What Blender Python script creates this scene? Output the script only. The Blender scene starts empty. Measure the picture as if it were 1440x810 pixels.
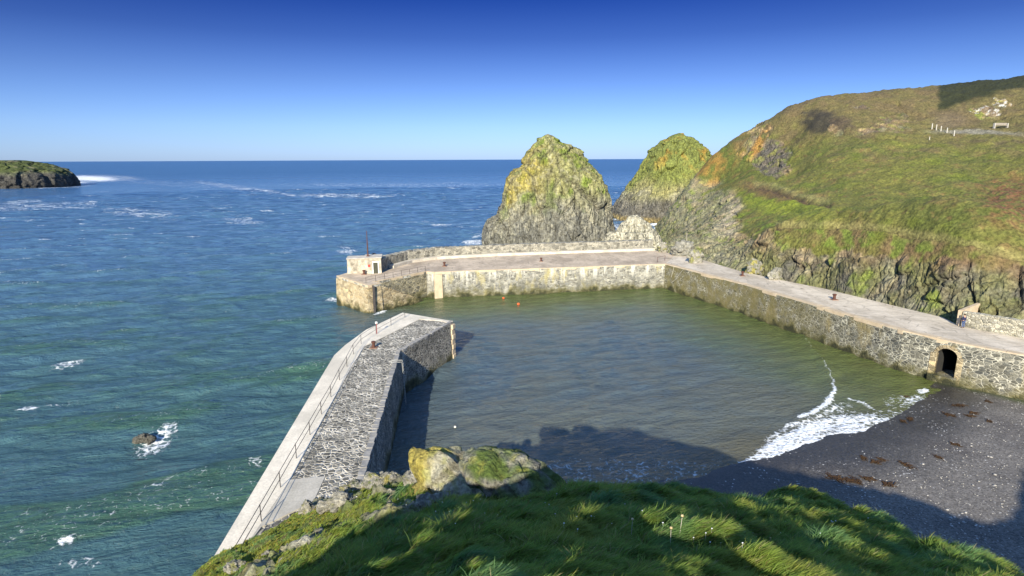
import bpy, bmesh, math, random
import numpy as np
from mathutils import Vector, Matrix
random.seed(7); RNG = np.random.default_rng(7)
SC = bpy.context.scene
COL = SC.collection
R = math.radians

# ------------------------------------------------------------------ camera
F = 850.0; TH = math.atan(181/850); H = 26.0; K = 0.0044
c_, s_ = math.cos(TH), math.sin(TH)
FW = np.array([0, c_, -s_]); UP = np.array([0, s_, c_]); RT = np.array([1., 0, 0])
cam = bpy.data.cameras.new('camera'); cam.lens = 36*F/1440; cam.sensor_width = 36
cam.clip_start = 0.1; cam.clip_end = 90000
co = bpy.data.objects.new('camera', cam); COL.objects.link(co); SC.camera = co
r_ = Vector(RT-K*UP).normalized(); u_ = Vector(UP+K*RT).normalized(); b_ = Vector(-FW)
M_ = Matrix((r_, u_, b_)).transposed().to_4x4(); M_.translation = (0, 0, H); co.matrix_world = M_

# ------------------------------------------------------------------ light, sky, exposure
SUN_EL = 23.5; SUN_AZ = 11.0
w = bpy.data.worlds.new('World'); SC.world = w; w.use_nodes = True
nt = w.node_tree; nt.nodes.clear()
sky = nt.nodes.new('ShaderNodeTexSky'); sky.sky_type = 'NISHITA'; sky.sun_disc = False
sky.sun_elevation = R(SUN_EL); sky.sun_rotation = R(180+SUN_AZ)
sky.altitude = 0; sky.air_density = 1.0; sky.dust_density = 0.3; sky.ozone_density = 2.5
geo = nt.nodes.new('ShaderNodeTexCoord'); sep = nt.nodes.new('ShaderNodeSeparateXYZ')
nt.links.new(geo.outputs['Generated'], sep.inputs[0])
rmp = nt.nodes.new('ShaderNodeValToRGB'); cr = rmp.color_ramp
SKY_RAMP = [(0.0, (0.23, 0.335, 0.68)), (0.05, (0.21, 0.295, 0.56)), (0.12, (0.135, 0.19, 0.38)), (0.18, (0.064, 0.105, 0.265)), (0.235, (0.024, 0.06, 0.21)), (0.33, (0.48, 0.66, .98)), (1.0, (0.85, 0.95, 1.0))]
while len(cr.elements) < len(SKY_RAMP): cr.elements.new(0.5)
for e, (p, c) in zip(cr.elements, SKY_RAMP): e.position = p; e.color = (*c, 1)
mul = nt.nodes.new('ShaderNodeMix'); mul.data_type = 'RGBA'; mul.blend_type = 'MULTIPLY'; mul.inputs['Factor'].default_value = 1
bg = nt.nodes.new('ShaderNodeBackground'); bg.inputs['Strength'].default_value = 0.15
out = nt.nodes.new('ShaderNodeOutputWorld')
nt.links.new(sep.outputs['Z'], rmp.inputs[0]); nt.links.new(sky.outputs[0], mul.inputs[6]); nt.links.new(rmp.outputs[0], mul.inputs[7])
nt.links.new(mul.outputs[2], bg.inputs[0]); nt.links.new(bg.outputs[0], out.inputs[0])
sl = bpy.data.lights.new('sun', 'SUN'); sl.energy = 5.0; sl.angle = R(0.5); sl.color = (1.0, 0.92, 0.76)
so = bpy.data.objects.new('sun', sl); COL.objects.link(so)
LD = Vector((math.sin(R(SUN_AZ))*math.cos(R(SUN_EL)), math.cos(R(SUN_AZ))*math.cos(R(SUN_EL)), -math.sin(R(SUN_EL))))
so.rotation_euler = LD.to_track_quat('-Z', 'Y').to_euler(); so.location = (-30, -80, 90)
SC.view_settings.view_transform = 'Standard'; SC.view_settings.look = 'None'
SC.view_settings.exposure = 0.95; SC.view_settings.gamma = 1.0
SC.render.engine = 'CYCLES'

# ------------------------------------------------------------------ survey helpers: photo measurement -> world point
def ray(px, py):
    dx, dy = px-720, py-405
    return F*FW + (dx-K*dy)*RT - (dy+K*dx)*UP
def uz(px, py, z):
    d = ray(px, py); p = np.array([0, 0, H])+d*((z-H)/d[2]); return p
def uy(px, py, Y):
    d = ray(px, py); return np.array([0, 0, H])+d*(Y/d[1])
def proj(V):
    q = V-np.array([0, 0, H]); f = np.maximum(q@FW, .01); a = q@RT; b = q@UP
    X = F*a/f; D = -F*b/f
    return 720+X+K*D, 405+D-K*X

# ------------------------------------------------------------------ numpy noise
PERM = np.random.default_rng(3).permutation(256); PERM = np.concatenate([PERM]*3)
GR = np.random.default_rng(4).normal(size=(256, 3)); GR /= np.linalg.norm(GR, axis=1)[:, None]
RV = np.random.default_rng(5).random((256, 4))
def perlin(P):
    I = np.floor(P).astype(np.int64); f = P-I; u = f*f*f*(f*(f*6-15)+10); I &= 255
    o = np.zeros(len(P))
    for dx in (0, 1):
        wx = u[:, 0] if dx else 1-u[:, 0]
        for dy in (0, 1):
            wy = u[:, 1] if dy else 1-u[:, 1]
            for dz in (0, 1):
                wz = u[:, 2] if dz else 1-u[:, 2]
                h = PERM[PERM[PERM[(I[:, 0]+dx) & 255]+((I[:, 1]+dy) & 255)]+((I[:, 2]+dz) & 255)]
                o += wx*wy*wz*((f-np.array([dx, dy, dz]))*GR[h]).sum(1)
    return o*1.5
def fbm(P, scale, oc=4, rough=.5, ridged=False):
    P = P/scale; a = 1; t = 0; s = 0
    for i in range(oc):
        n = perlin(P+17.3*i)
        if ridged: n = 1-2*np.abs(n)
        s = s+a*n; t += a; a *= rough; P = P*2.03
    return s/t
def facet(P, scale, seed=0):
    """blocky crag noise: every cell is a tilted plane; returns value and distance to the joint"""
    Q = P/scale+seed*7.77; I = np.floor(Q).astype(np.int64); f = Q-I
    d1 = np.full(len(P), 9.); d2 = np.full(len(P), 9.); v = np.zeros(len(P)); cid = np.zeros(len(P))
    for dx in (-1, 0, 1):
        for dy in (-1, 0, 1):
            for dz in (-1, 0, 1):
                h = PERM[PERM[PERM[(I[:, 0]+dx) & 255]+((I[:, 1]+dy) & 255)]+((I[:, 2]+dz) & 255)]
                r = RV[h]; c = np.stack([dx+r[:, 0], dy+r[:, 1], dz+r[:, 2]], 1); q = f-c; d = (q*q).sum(1)
                m = d < d1
                d2 = np.where(m, d1, np.minimum(d2, d))
                v = np.where(m, (r[:, 3]-.5)+(q*GR[h]).sum(1)*.9, v); cid = np.where(m, r[:, 3], cid); d1 = np.where(m, d, d1)
    return v, np.sqrt(d2)-np.sqrt(d1), cid
def sst(a, b, x):
    t = np.clip((x-a)/(b-a), 0, 1); return t*t*(3-2*t)
def mixc(A, B, f): return A*(1-f[:, None])+np.asarray(B)*f[:, None]
def blob(px, py, cx, cy, rx, ry, rot=0, soft=.5):
    a = R(rot); x = (px-cx)*math.cos(a)+(py-cy)*math.sin(a); y = -(px-cx)*math.sin(a)+(py-cy)*math.cos(a)
    return 1-sst(1-soft, 1+soft, np.sqrt((x/rx)**2+(y/ry)**2))
def segdist(X, Y, pts):
    d = np.full(X.shape, 1e9)
    for (a, b), (c, e) in zip(pts[:-1], pts[1:]):
        vx, vy = c-a, e-b; t = np.clip(((X-a)*vx+(Y-b)*vy)/(vx*vx+vy*vy+1e-9), 0, 1)
        d = np.minimum(d, np.hypot(X-a-t*vx, Y-b-t*vy))
    return d

# ------------------------------------------------------------------ object helpers
def tag(o, label=None, cat=None, group=None, kind=None):
    for k, v in (('label', label), ('category', cat), ('group', group), ('kind', kind)):
        if v: o[k] = v
    return o
def empty(name, loc, label, cat, group=None, rz=0):
    o = bpy.data.objects.new(name, None); COL.objects.link(o); o.location = loc; o.rotation_euler.z = rz
    o.empty_display_size = .3
    return tag(o, label, cat, group)
def link(name, me, mat, parent=None):
    me.materials.append(mat); o = bpy.data.objects.new(name, me); COL.objects.link(o)
    if parent: 
        o.parent = parent
    return o
def mesh_np(name, V, Q, mat, attrs=None, smooth=True, parent=None, tris=None):
    me = bpy.data.meshes.new(name); V = np.ascontiguousarray(V, dtype=np.float32)
    nq = len(Q) if Q is not None else 0; ntr = len(tris) if tris is not None else 0
    me.vertices.add(len(V)); me.vertices.foreach_set('co', V.ravel())
    idx = []; 
    if nq: idx.append(np.asarray(Q).ravel())
    if ntr: idx.append(np.asarray(tris).ravel())
    idx = np.concatenate(idx).astype(np.int32)
    me.loops.add(len(idx)); me.loops.foreach_set('vertex_index', idx)
    me.polygons.add(nq+ntr)
    st = np.concatenate([np.arange(nq)*4, nq*4+np.arange(ntr)*3]).astype(np.int32)
    me.polygons.foreach_set('loop_start', st)
    me.update(calc_edges=True)
    me.polygons.foreach_set('use_smooth', np.full(nq+ntr, smooth, dtype=bool))
    for k, a in (attrs or {}).items():
        a = np.asarray(a, dtype=np.float32)
        if a.ndim == 2:
            at = me.attributes.new(k, 'FLOAT_COLOR', 'POINT'); at.data.foreach_set('color', np.concatenate([a, np.ones((len(a), 1), np.float32)], 1).ravel())
        else:
            at = me.attributes.new(k, 'FLOAT', 'POINT'); at.data.foreach_set('value', a)
    me.validate(); me.update()
    return link(name, me, mat, parent)
def gridq(n, m):
    i = np.arange(n-1)[:, None]*m+np.arange(m-1)[None]; i = i.ravel()
    return np.stack([i, i+m, i+m+1, i+1], 1)
class MB:
    """collects shapes into one mesh"""
    def __init__(s): s.bm = bmesh.new()
    def box(s, c, size, rz=0, jit=0):
        m = Matrix.Translation(c) @ Matrix.Rotation(rz, 4, 'Z') @ Matrix.Diagonal((*size, 1))
        r = bmesh.ops.create_cube(s.bm, size=1, matrix=m)
        if jit:
            for v in r['verts']: v.co += Vector([random.uniform(-jit, jit) for _ in range(3)])
        return s
    def tube(s, a, b, r0, r1=None, n=8):
        a, b = Vector(a), Vector(b); r1 = r0 if r1 is None else r1
        q = (b-a).to_track_quat('Z', 'Y').to_matrix().to_4x4()
        bmesh.ops.create_cone(s.bm, cap_ends=True, segments=n, radius1=r0, radius2=r1, depth=(b-a).length, matrix=Matrix.Translation((a+b)/2) @ q)
        return s
    def lathe(s, c, prof, n=14):
        rings = []
        for r, z in prof: rings.append([s.bm.verts.new((c[0]+r*math.cos(2*math.pi*i/n), c[1]+r*math.sin(2*math.pi*i/n), c[2]+z)) for i in range(n)])
        for A, B in zip(rings[:-1], rings[1:]):
            for i in range(n): s.bm.faces.new((A[i], A[(i+1) % n], B[(i+1) % n], B[i]))
        s.bm.faces.new(rings[0][::-1]); s.bm.faces.new(rings[-1]); return s
    def prism(s, poly, z0, z1, grow=0.0):
        """vertical sided block; the foot is pushed out by grow (batter)"""
        n = len(poly); P = [Vector((p[0], p[1])) for p in poly]; ar = sum(P[i].cross(P[(i+1) % n]) for i in range(n))
        if ar < 0: P = P[::-1]
        bot = []
        for i in range(n):
            e0 = (P[i]-P[i-1]).normalized(); e1 = (P[(i+1) % n]-P[i]).normalized()
            nn = (Vector((e0.y, -e0.x))+Vector((e1.y, -e1.x))).normalized(); bot.append(P[i]+nn*grow)
        zt = z1 if hasattr(z1, '__len__') else [z1]*n
        if ar < 0: zt = list(zt)[::-1]
        T = [s.bm.verts.new((p.x, p.y, z)) for p, z in zip(P, zt)]; B = [s.bm.verts.new((p.x, p.y, z0)) for p in bot]
        s.bm.faces.new(T); s.bm.faces.new(B[::-1])
        for i in range(n):
            j = (i+1) % n; s.bm.faces.new((B[i], B[j], T[j], T[i]))
        return s
    def poly(s, pts):
        s.bm.faces.new([s.bm.verts.new(p) for p in pts]); return s
    def sphere(s, c, r, sc=(1, 1, 1), sub=2):
        bmesh.ops.create_icosphere(s.bm, subdivisions=sub, radius=r, matrix=Matrix.Translation(c) @ Matrix.Diagonal((*sc, 1))); return s
    def build(s, name, mat, parent=None, smooth=False, bevel=0):
        if bevel: bmesh.ops.bevel(s.bm, geom=s.bm.edges[:], offset=bevel, segments=1, affect='EDGES', clamp_overlap=True)
        bmesh.ops.recalc_face_normals(s.bm, faces=s.bm.faces[:])
        me = bpy.data.meshes.new(name); s.bm.to_mesh(me); s.bm.free()
        if smooth:
            for p in me.polygons: p.use_smooth = True
        return link(name, me, mat, parent)
def copy_thing(root, loc, rz=None, label=None, scale=None):
    r = root.copy(); COL.objects.link(r); r.location = loc
    if rz is not None: r.rotation_euler.z = rz
    if label: r['label'] = label
    if scale: r.scale = scale
    for ch in root.children:
        k = ch.copy(); COL.objects.link(k); k.parent = r
    return r

# ------------------------------------------------------------------ material helpers
class NM:
    def __init__(s, name):
        s.m = bpy.data.materials.new(name); s.m.use_nodes = True; s.t = s.m.node_tree
        s.b = s.t.nodes['Principled BSDF']; s.b.inputs['Specular IOR Level'].default_value = .25
        s.b.inputs['Roughness'].default_value = .9
        g = s.t.nodes.new('ShaderNodeNewGeometry'); s.P = g.outputs['Position']; s.N = g.outputs['Normal']
    def n(s, t, **k):
        o = s.t.nodes.new(t)
        for a, b in k.items(): setattr(o, a, b)
        return o
    def L(s, a, b): s.t.links.new(a, b)
    def inp(s, sock, v):
        if isinstance(v, (int, float)): sock.default_value = v
        elif isinstance(v, tuple): sock.default_value = (*v, 1) if len(v) == 3 and len(sock.default_value) == 4 else v
        else: s.L(v, sock)
    def map(s, vec, scale):
        m = s.n('ShaderNodeMapping'); s.L(vec, m.inputs[0]); m.inputs['Scale'].default_value = scale; return m.outputs[0]
    def noise(s, scale, vec=None, det=4, rough=.55, dist=0):
        o = s.n('ShaderNodeTexNoise'); s.L(vec or s.P, o.inputs['Vector']); o.inputs['Scale'].default_value = scale
        o.inputs['Detail'].default_value = det; o.inputs['Roughness'].default_value = rough; o.inputs['Distortion'].default_value = dist
        return o.outputs['Fac']
    def vor(s, scale, vec=None, feat='DISTANCE_TO_EDGE', outp='Distance', rnd=1):
        o = s.n('ShaderNodeTexVoronoi', feature=feat); s.L(vec or s.P, o.inputs['Vector']); o.inputs['Scale'].default_value = scale
        o.inputs['Randomness'].default_value = rnd
        return o.outputs[outp]
    def rng(s, v, a, b, c=0., d=1.):
        o = s.n('ShaderNodeMapRange'); s.inp(o.inputs[0], v); o.inputs[1].default_value = a; o.inputs[2].default_value = b
        o.inputs[3].default_value = c; o.inputs[4].default_value = d; return o.outputs[0]
    def math(s, op, a, b=0., c=None):
        o = s.n('ShaderNodeMath', operation=op); s.inp(o.inputs[0], a); s.inp(o.inputs[1], b)
        if c is not None: s.inp(o.inputs[2], c)
        return o.outputs[0]
    def mix(s, f, a, b, mode='MIX'):
        o = s.n('ShaderNodeMix', data_type='RGBA', blend_type=mode); s.inp(o.inputs[0], f); s.inp(o.inputs[6], a); s.inp(o.inputs[7], b); return o.outputs[2]
    def ramp(s, v, stops):
        o = s.n('ShaderNodeValToRGB'); s.L(v, o.inputs[0]); e = o.color_ramp.elements
        while len(e) < len(stops): e.new(.5)
        for q, (p, c) in zip(e, stops): q.position = p; q.color = (*c, 1)
        return o.outputs[0]
    def attr(s, name, outp='Color'):
        o = s.n('ShaderNodeAttribute', attribute_name=name); return o.outputs[outp]
    def z(s):
        o = s.n('ShaderNodeSeparateXYZ'); s.L(s.P, o.inputs[0]); return o.outputs['Z']
    def bump(s, h, strength=.5, dist=.1, prev=None):
        o = s.n('ShaderNodeBump'); o.inputs['Strength'].default_value = strength; o.inputs['Distance'].default_value = dist
        s.L(h, o.inputs['Height'])
        if prev: s.L(prev, o.inputs['Normal'])
        return o.outputs[0]
    def end(s, col=None, rough=None, nrm=None):
        if col is not None: s.inp(s.b.inputs['Base Color'], col)
        if rough is not None: s.inp(s.b.inputs['Roughness'], rough)
        if nrm is not None: s.L(nrm, s.b.inputs['Normal'])
        return s.m

def m_terrain(name, bump1=.5, vertical=False, fine=3.0, contrast=.45, coarse=.35):
    a = NM(name); alb = a.attr('albedo')
    if vertical:
        sk = a.noise(1.1, a.map(a.P, (1, 1, .22)), det=8, rough=.7, dist=.6); alb = a.mix(1., alb, a.ramp(sk, [(.36, (.32, .31, .28)), (.46, (.8, .8, .75)), (.56, (1.1, 1.08, .98)), (.68, (1.35, 1.3, 1.15))]), 'MULTIPLY')
    n1 = a.noise(fine, det=6, rough=.65); n2 = a.noise(coarse, det=3)
    f = a.math('MULTIPLY', a.rng(n1, .25, .75, 1-contrast, 1+contrast), a.rng(n2, .3, .7, .85, 1.15))
    col = a.mix(1., alb, f, 'MULTIPLY')
    rk = a.attr('rock', 'Fac')
    v = a.vor(.55, a.map(a.P, (1, 1, .55)), rnd=1)
    h = a.math('ADD', n1, a.math('MULTIPLY', a.math('MULTIPLY', a.rng(v, 0, .12), rk), .6))
    crack = a.math('MULTIPLY', a.rng(a.vor(.9, a.map(a.P, (1, 1, .6))), 0, .05, 1, 0), rk)
    col = a.mix(a.math('MULTIPLY', crack, .45), col, (.03, .028, .022))
    return a.end(col, .95, a.bump(h, bump1, .5))
def m_rubble(name, stone, stone2, mortar, scale=2.2, joint=.045, stretch=(1, 1, 1.6), stain=None, drips=False, algae=True, bumpd=.05, speck=.5):
    a = NM(name); jit = a.noise(.9, det=2)
    vec = a.map(a.P, stretch)
    ad = a.n('ShaderNodeVectorMath', operation='ADD'); a.L(vec, ad.inputs[0])
    nn = a.n('ShaderNodeTexNoise'); a.L(a.P, nn.inputs['Vector']); nn.inputs['Scale'].default_value = 1.6; nn.inputs['Detail'].default_value = 2
    sc = a.n('ShaderNodeVectorMath', operation='SCALE'); a.L(nn.outputs['Color'], sc.inputs[0]); sc.inputs['Scale'].default_value = .35
    a.L(sc.outputs[0], ad.inputs[1]); vec = ad.outputs[0]
    d = a.vor(scale, vec); cell = a.vor(scale, vec, 'F1', 'Color')
    sp = a.n('ShaderNodeSeparateColor'); a.L(cell, sp.inputs[0])
    f = a.noise(9, det=4)
    st = a.mix(sp.outputs[0], stone, stone2)
    st = a.mix(1., st, a.rng(sp.outputs[1], 0, 1, .55, 1.45), 'MULTIPLY')
    big = a.noise(.55, det=3)
    jw = a.rng(big, .35, .65, joint*.35, joint*1.5)
    mask = a.math('SUBTRACT', 1., a.math('MINIMUM', a.math('MAXIMUM', a.math('DIVIDE', a.math('SUBTRACT', d, jw), .05), 0.), 1.))
    mor = a.mix(a.rng(a.noise(.8, det=4), .42, .62), mortar, tuple(x*.45 for x in mortar))
    col = a.mix(mask, st, mor)
    col = a.mix(1., col, a.rng(f, .25, .75, 1-speck, 1+speck), 'MULTIPLY')
    if stain:
        col = a.mix(a.rng(a.noise(.35, a.map(a.P, (1, 1, .5)), det=5), .5, .66, 0, .8), col, stain)
        yy = a.n('ShaderNodeSeparateXYZ'); a.L(a.P, yy.inputs[0])
        fy = a.math('MULTIPLY', a.rng(yy.outputs['Y'], 76, 92), a.rng(a.noise(.7, det=5, rough=.7), .36, .56, .1, .85))
        col = a.mix(fy, col, a.mix(a.noise(2.5, det=4), (.20, .17, .055), (.10, .09, .045)))
    zz = a.z()
    if drips:
        dz = a.noise(1.2, a.map(a.P, (1, 1, .12)), det=5, rough=.7); dm = a.math('MULTIPLY', a.rng(dz, .5, .6), a.rng(zz, 2.0, 4.2))
        col = a.mix(a.math('MULTIPLY', dm, .75), col, (.60, .58, .50)); d2 = a.noise(.5, a.map(a.P, (1, 1, .4)), det=4)
        col = a.mix(a.rng(d2, .56, .66, 0, .55), col, (.42, .36, .14)); col = a.mix(a.math('MULTIPLY', a.rng(a.noise(.8, a.map(a.P, (1, 1, .2)), det=5), .45, .62), a.rng(zz, 3.6, 1.2, 0, .7)), col, (.09, .09, .07))
    if algae:
        ag = a.math('SUBTRACT', zz, a.rng(a.noise(.6, det=3), .3, .7, -.6, 1.2))
        col = a.mix(a.rng(ag, .0, 1.3, .85, 0), col, (.11, .10, .035))
        col = a.mix(a.rng(ag, -.4, .35, .9, 0), col, (.025, .028, .015))
    h = a.math('ADD', a.math('MULTIPLY', a.rng(d, 0, .14), 1.), a.math('MULTIPLY', f, .5))
    return a.end(col, .92, a.bump(h, .9, bumpd))
def m_plain(name, c1, c2, scale=2, rough=.8, bump=.15, fine=25, metal=0):
    a = NM(name); n = a.noise(scale, det=6, rough=.65); f = a.noise(fine, det=4)
    col = a.mix(a.rng(n, .35, .65), c1, c2); col = a.mix(1., col, a.rng(f, .3, .7, .85, 1.15), 'MULTIPLY')
    a.b.inputs['Metallic'].default_value = metal
    return a.end(col, rough, a.bump(f, bump, .02))

M = {}
M['terrain'] = m_terrain('grassy headland', .7, fine=2.2, contrast=.75, coarse=.5)
M['stackrock'] = m_terrain('sea stack rock', .9, True, fine=1.6, contrast=.7, coarse=.2)
M['boulder'] = m_terrain('lichen boulder', .9, fine=7, contrast=.6, coarse=1.2)
M['fore'] = m_terrain('turf soil', .6, fine=8, contrast=.5)
M['cobble'] = m_rubble('cobbled pier deck', (.21, .195, .155), (.10, .097, .08), (.66, .60, .48), scale=2.5, joint=.08, stretch=(1, 1, 1), algae=False, bumpd=.07)
M['pierwall'] = m_rubble('pier wall rubble', (.19, .175, .14), (.08, .08, .075), (.42, .39, .32), scale=1.9, joint=.06, stretch=(1, 1, 1.9))
M['quaywall'] = m_rubble('quay wall rubble', (.18, .17, .13), (.075, .078, .07), (.46, .44, .35), scale=1.7, joint=.055, stretch=(1, 1, 1.8), stain=(.26, .21, .09))
M['farwall'] = m_rubble('breakwater wall courses', (.26, .25, .20), (.17, .17, .15), (.34, .32, .26), scale=1.5, joint=.03, stretch=(1, 1, 2.0), algae=True, drips=True)
M['headwall'] = m_rubble('breakwater head tan masonry', (.40, .31, .17), (.30, .25, .16), (.50, .42, .27), scale=.9, joint=.03, stretch=(1, 1, 2.0))
M['stepwall'] = m_rubble('dark wall behind the steps', (.13, .125, .10), (.22, .20, .13), (.40, .35, .22), scale=1.3, joint=.03, stretch=(1, 1, 2.0))
M['parapet'] = m_rubble('parapet rubble', (.24, .225, .18), (.16, .155, .13), (.40, .37, .29), scale=1.3, joint=.03, stretch=(1, 1, 1.5), algae=False)
M['drystone'] = m_rubble('pale retaining wall rubble', (.40, .37, .28), (.25, .24, .2), (.42, .39, .28), scale=2.2, joint=.02, stretch=(1, 1, 1.6), algae=False)
def m_deck(name, base, dark, joints=True):
    a = NM(name); n = a.noise(.5, a.map(a.P, (1, .35, 1)), det=6, rough=.7); f = a.noise(7, det=5, rough=.7)
    col = a.mix(a.rng(n, .42, .62), base, dark)
    col = a.mix(1., col, a.rng(f, .25, .75, .75, 1.2), 'MULTIPLY')
    col = a.mix(a.rng(a.noise(.16, det=5, rough=.7), .45, .6, 0, .45), col, tuple(x*.62 for x in dark))
    if joints:
        v = a.vor(.55, a.map(a.P, (.5, 1.3, 1)), rnd=.8); col = a.mix(a.rng(v, 0, .035, .6, 0), col, (.16, .14, .11))
    return a.end(col, .9, a.bump(f, .4, .03))
M['quaydeck'] = m_deck('worn quay paving', (.64, .56, .44), (.48, .41, .31))
M['bwdeck'] = m_deck('breakwater paving', (.58, .47, .34), (.40, .32, .23))
M['concrete'] = m_deck('pale concrete', (.76, .68, .54), (.62, .56, .44), False)
M['concrete2'] = m_deck('greyer concrete', (.50, .46, .38), (.40, .37, .30), False)
M['coping'] = m_plain('tan granite coping', (.54, .44, .30), (.42, .33, .22), .8)
M['copingdark'] = m_plain('grey coping stone', (.34, .32, .28), (.2, .19, .17), 1.2, bump=.5)
M['bench_ledge'] = m_plain('pale rendered ledge', (.56, .51, .42), (.38, .34, .27), .6, fine=5)
M['render'] = m_plain('limewashed masonry', (.50, .45, .35), (.17, .15, .11), 1.0, bump=.5, fine=5)
M['rust'] = m_plain('rusty iron', (.11, .045, .03), (.06, .028, .02), 6, .7)
M['blackiron'] = m_plain('black painted iron', (.03, .03, .03), (.06, .05, .045), 6, .5)
M['redpaint'] = m_plain('red paint', (.42, .05, .04), (.3, .04, .03), 6, .5)
M['whitepaint'] = m_plain('white paint', (.8, .8, .78), (.7, .7, .68), 6, .6)
M['oldwood'] = m_plain('weathered grey timber', (.30, .27, .22), (.18, .16, .13), 5, .85)
M['darkdoor'] = m_plain('dark green door', (.06, .065, .04), (.04, .04, .03), 3, .7)
M['dark'] = m_plain('near black stone', (.02, .02, .02), (.03, .028, .025), 2, .9)  # near-black lining and end face of the arch tunnel
M['navy'] = m_plain('navy cloth', (.02, .024, .06), (.03, .03, .07), 9)
M['denim'] = m_plain('blue denim', (.07, .10, .2), (.05, .08, .16), 9)
M['skin'] = m_plain('skin', (.5, .3, .2), (.45, .27, .18), 9, .6)
M['hair'] = m_plain('brown hair', (.05, .035, .02), (.03, .02, .015), 9)
M['orange'] = m_plain('orange float plastic', (.75, .12, .03), (.6, .1, .03), 5, .4)
M['cream'] = m_plain('cream float plastic', (.8, .75, .6), (.7, .65, .5), 5, .4)
M['rope'] = m_plain('pale rope', (.5, .47, .38), (.35, .32, .25), 5)
M['weed'] = m_plain('brown kelp', (.06, .032, .012), (.03, .018, .008), 6, .5)
M['shoe'] = m_plain('dark leather', (.03, .02, .015), (.02, .015, .01), 6, .6)

# ------------------------------------------------------------------ RBF height fields
class RBF:
    def __init__(s, P, sm=0.0):
        P = np.array(P, float); s.xy = P[:, :2]; n = len(P)
        D = np.hypot(*(s.xy[:, None]-s.xy[None]).transpose(2, 0, 1)); A = np.zeros((n+3, n+3)); A[:n, :n] = -np.sqrt(D*D+4.)+np.eye(n)*sm
        A[:n, n] = 1; A[:n, n+1:] = s.xy; A[n, :n] = 1; A[n+1:, :n] = s.xy.T
        s.w = np.linalg.solve(A, np.concatenate([P[:, 2], [0, 0, 0]]))
    def __call__(s, X, Y):
        X = np.asarray(X, float).ravel(); Y = np.asarray(Y, float).ravel(); o = np.empty(len(X)); n = len(s.xy)
        for i in range(0, len(X), 60000):
            x = X[i:i+60000]; y = Y[i:i+60000]
            D = np.hypot(x[:, None]-s.xy[:, 0], y[:, None]-s.xy[:, 1]); o[i:i+60000] = -np.sqrt(D*D+4.)@s.w[:n]+s.w[n]+s.w[n+1]*x+s.w[n+2]*y
        return o

# ================================================================== HEADLAND (right hand hill above the quay)
HC = []
for a in [(1440,108,205),(1380,116,207),(1320,123,208),(1260,128,205),(1200,135,205),(1150,142,205),(1110,155,208),(1090,168,210),(1065,182,215),(1040,193,220),(1015,208,225),(1001,221,228),
          (985,243,220),(968,266,214),(950,295,208),(941,316,204),
          (1000,262,212),(1000,300,182),(975,320,168),(958,335,152),(1030,262,188),(1040,305,150),(1064,263,170),(1090,240,186),(1083,218,200),(1110,255,172),
          (1060,318,137),(1040,350,124),(1000,343,136),(935,345,143),
          (1093,316,116),(1150,317,107),(1200,320,101),(1250,325,94.5),(1300,333,88.5),(1353,343,83),(1400,353,80),(1440,367,78),(1500,380,76),
          (1120,345,108.5),(1200,372,96.3),
          (1216,303,113),(1150,290,128),(1250,290,119),(1350,300,108),(1440,310,101),(1300,270,130),(1200,260,142),(1440,250,130),(1350,230,146),(1300,200,165),(1200,200,172),
          (1150,230,168),(1440,180,165),(1380,170,178),(1250,160,190),(1150,170,192),(1120,190,198),(1440,449,73.5),(1390,442,75.8),(1360,438,77.8)]:
    HC.append(uy(*a))
for x, y in [(40.5,128.9),(44.3,115.4),(48.7,106.3),(52.8,98.8),(55.6,91),(57.7,85),(58.8,80.2),(35.5,137)]: HC.append((x, y, 4.2))
for x, y in [(20,150),(30,172),(40,195),(48,218),(54,245),(62,266),(90,295),(140,330),(25,140),(200,360)]: HC.append((x, y, -7))
HC += [(75,240,14),(85,245,22),(100,240,34),(120,250,38),(120,275,15),(150,270,38),(200,260,48),(240,330,40),(160,60,25),(160,100,32),(220,160,50),(260,220,62),(110,60,14),(92,50,7),(82,62,8),(320,150,70),(320,300,60),(75,68,7)]
HH = RBF(HC)
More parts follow.
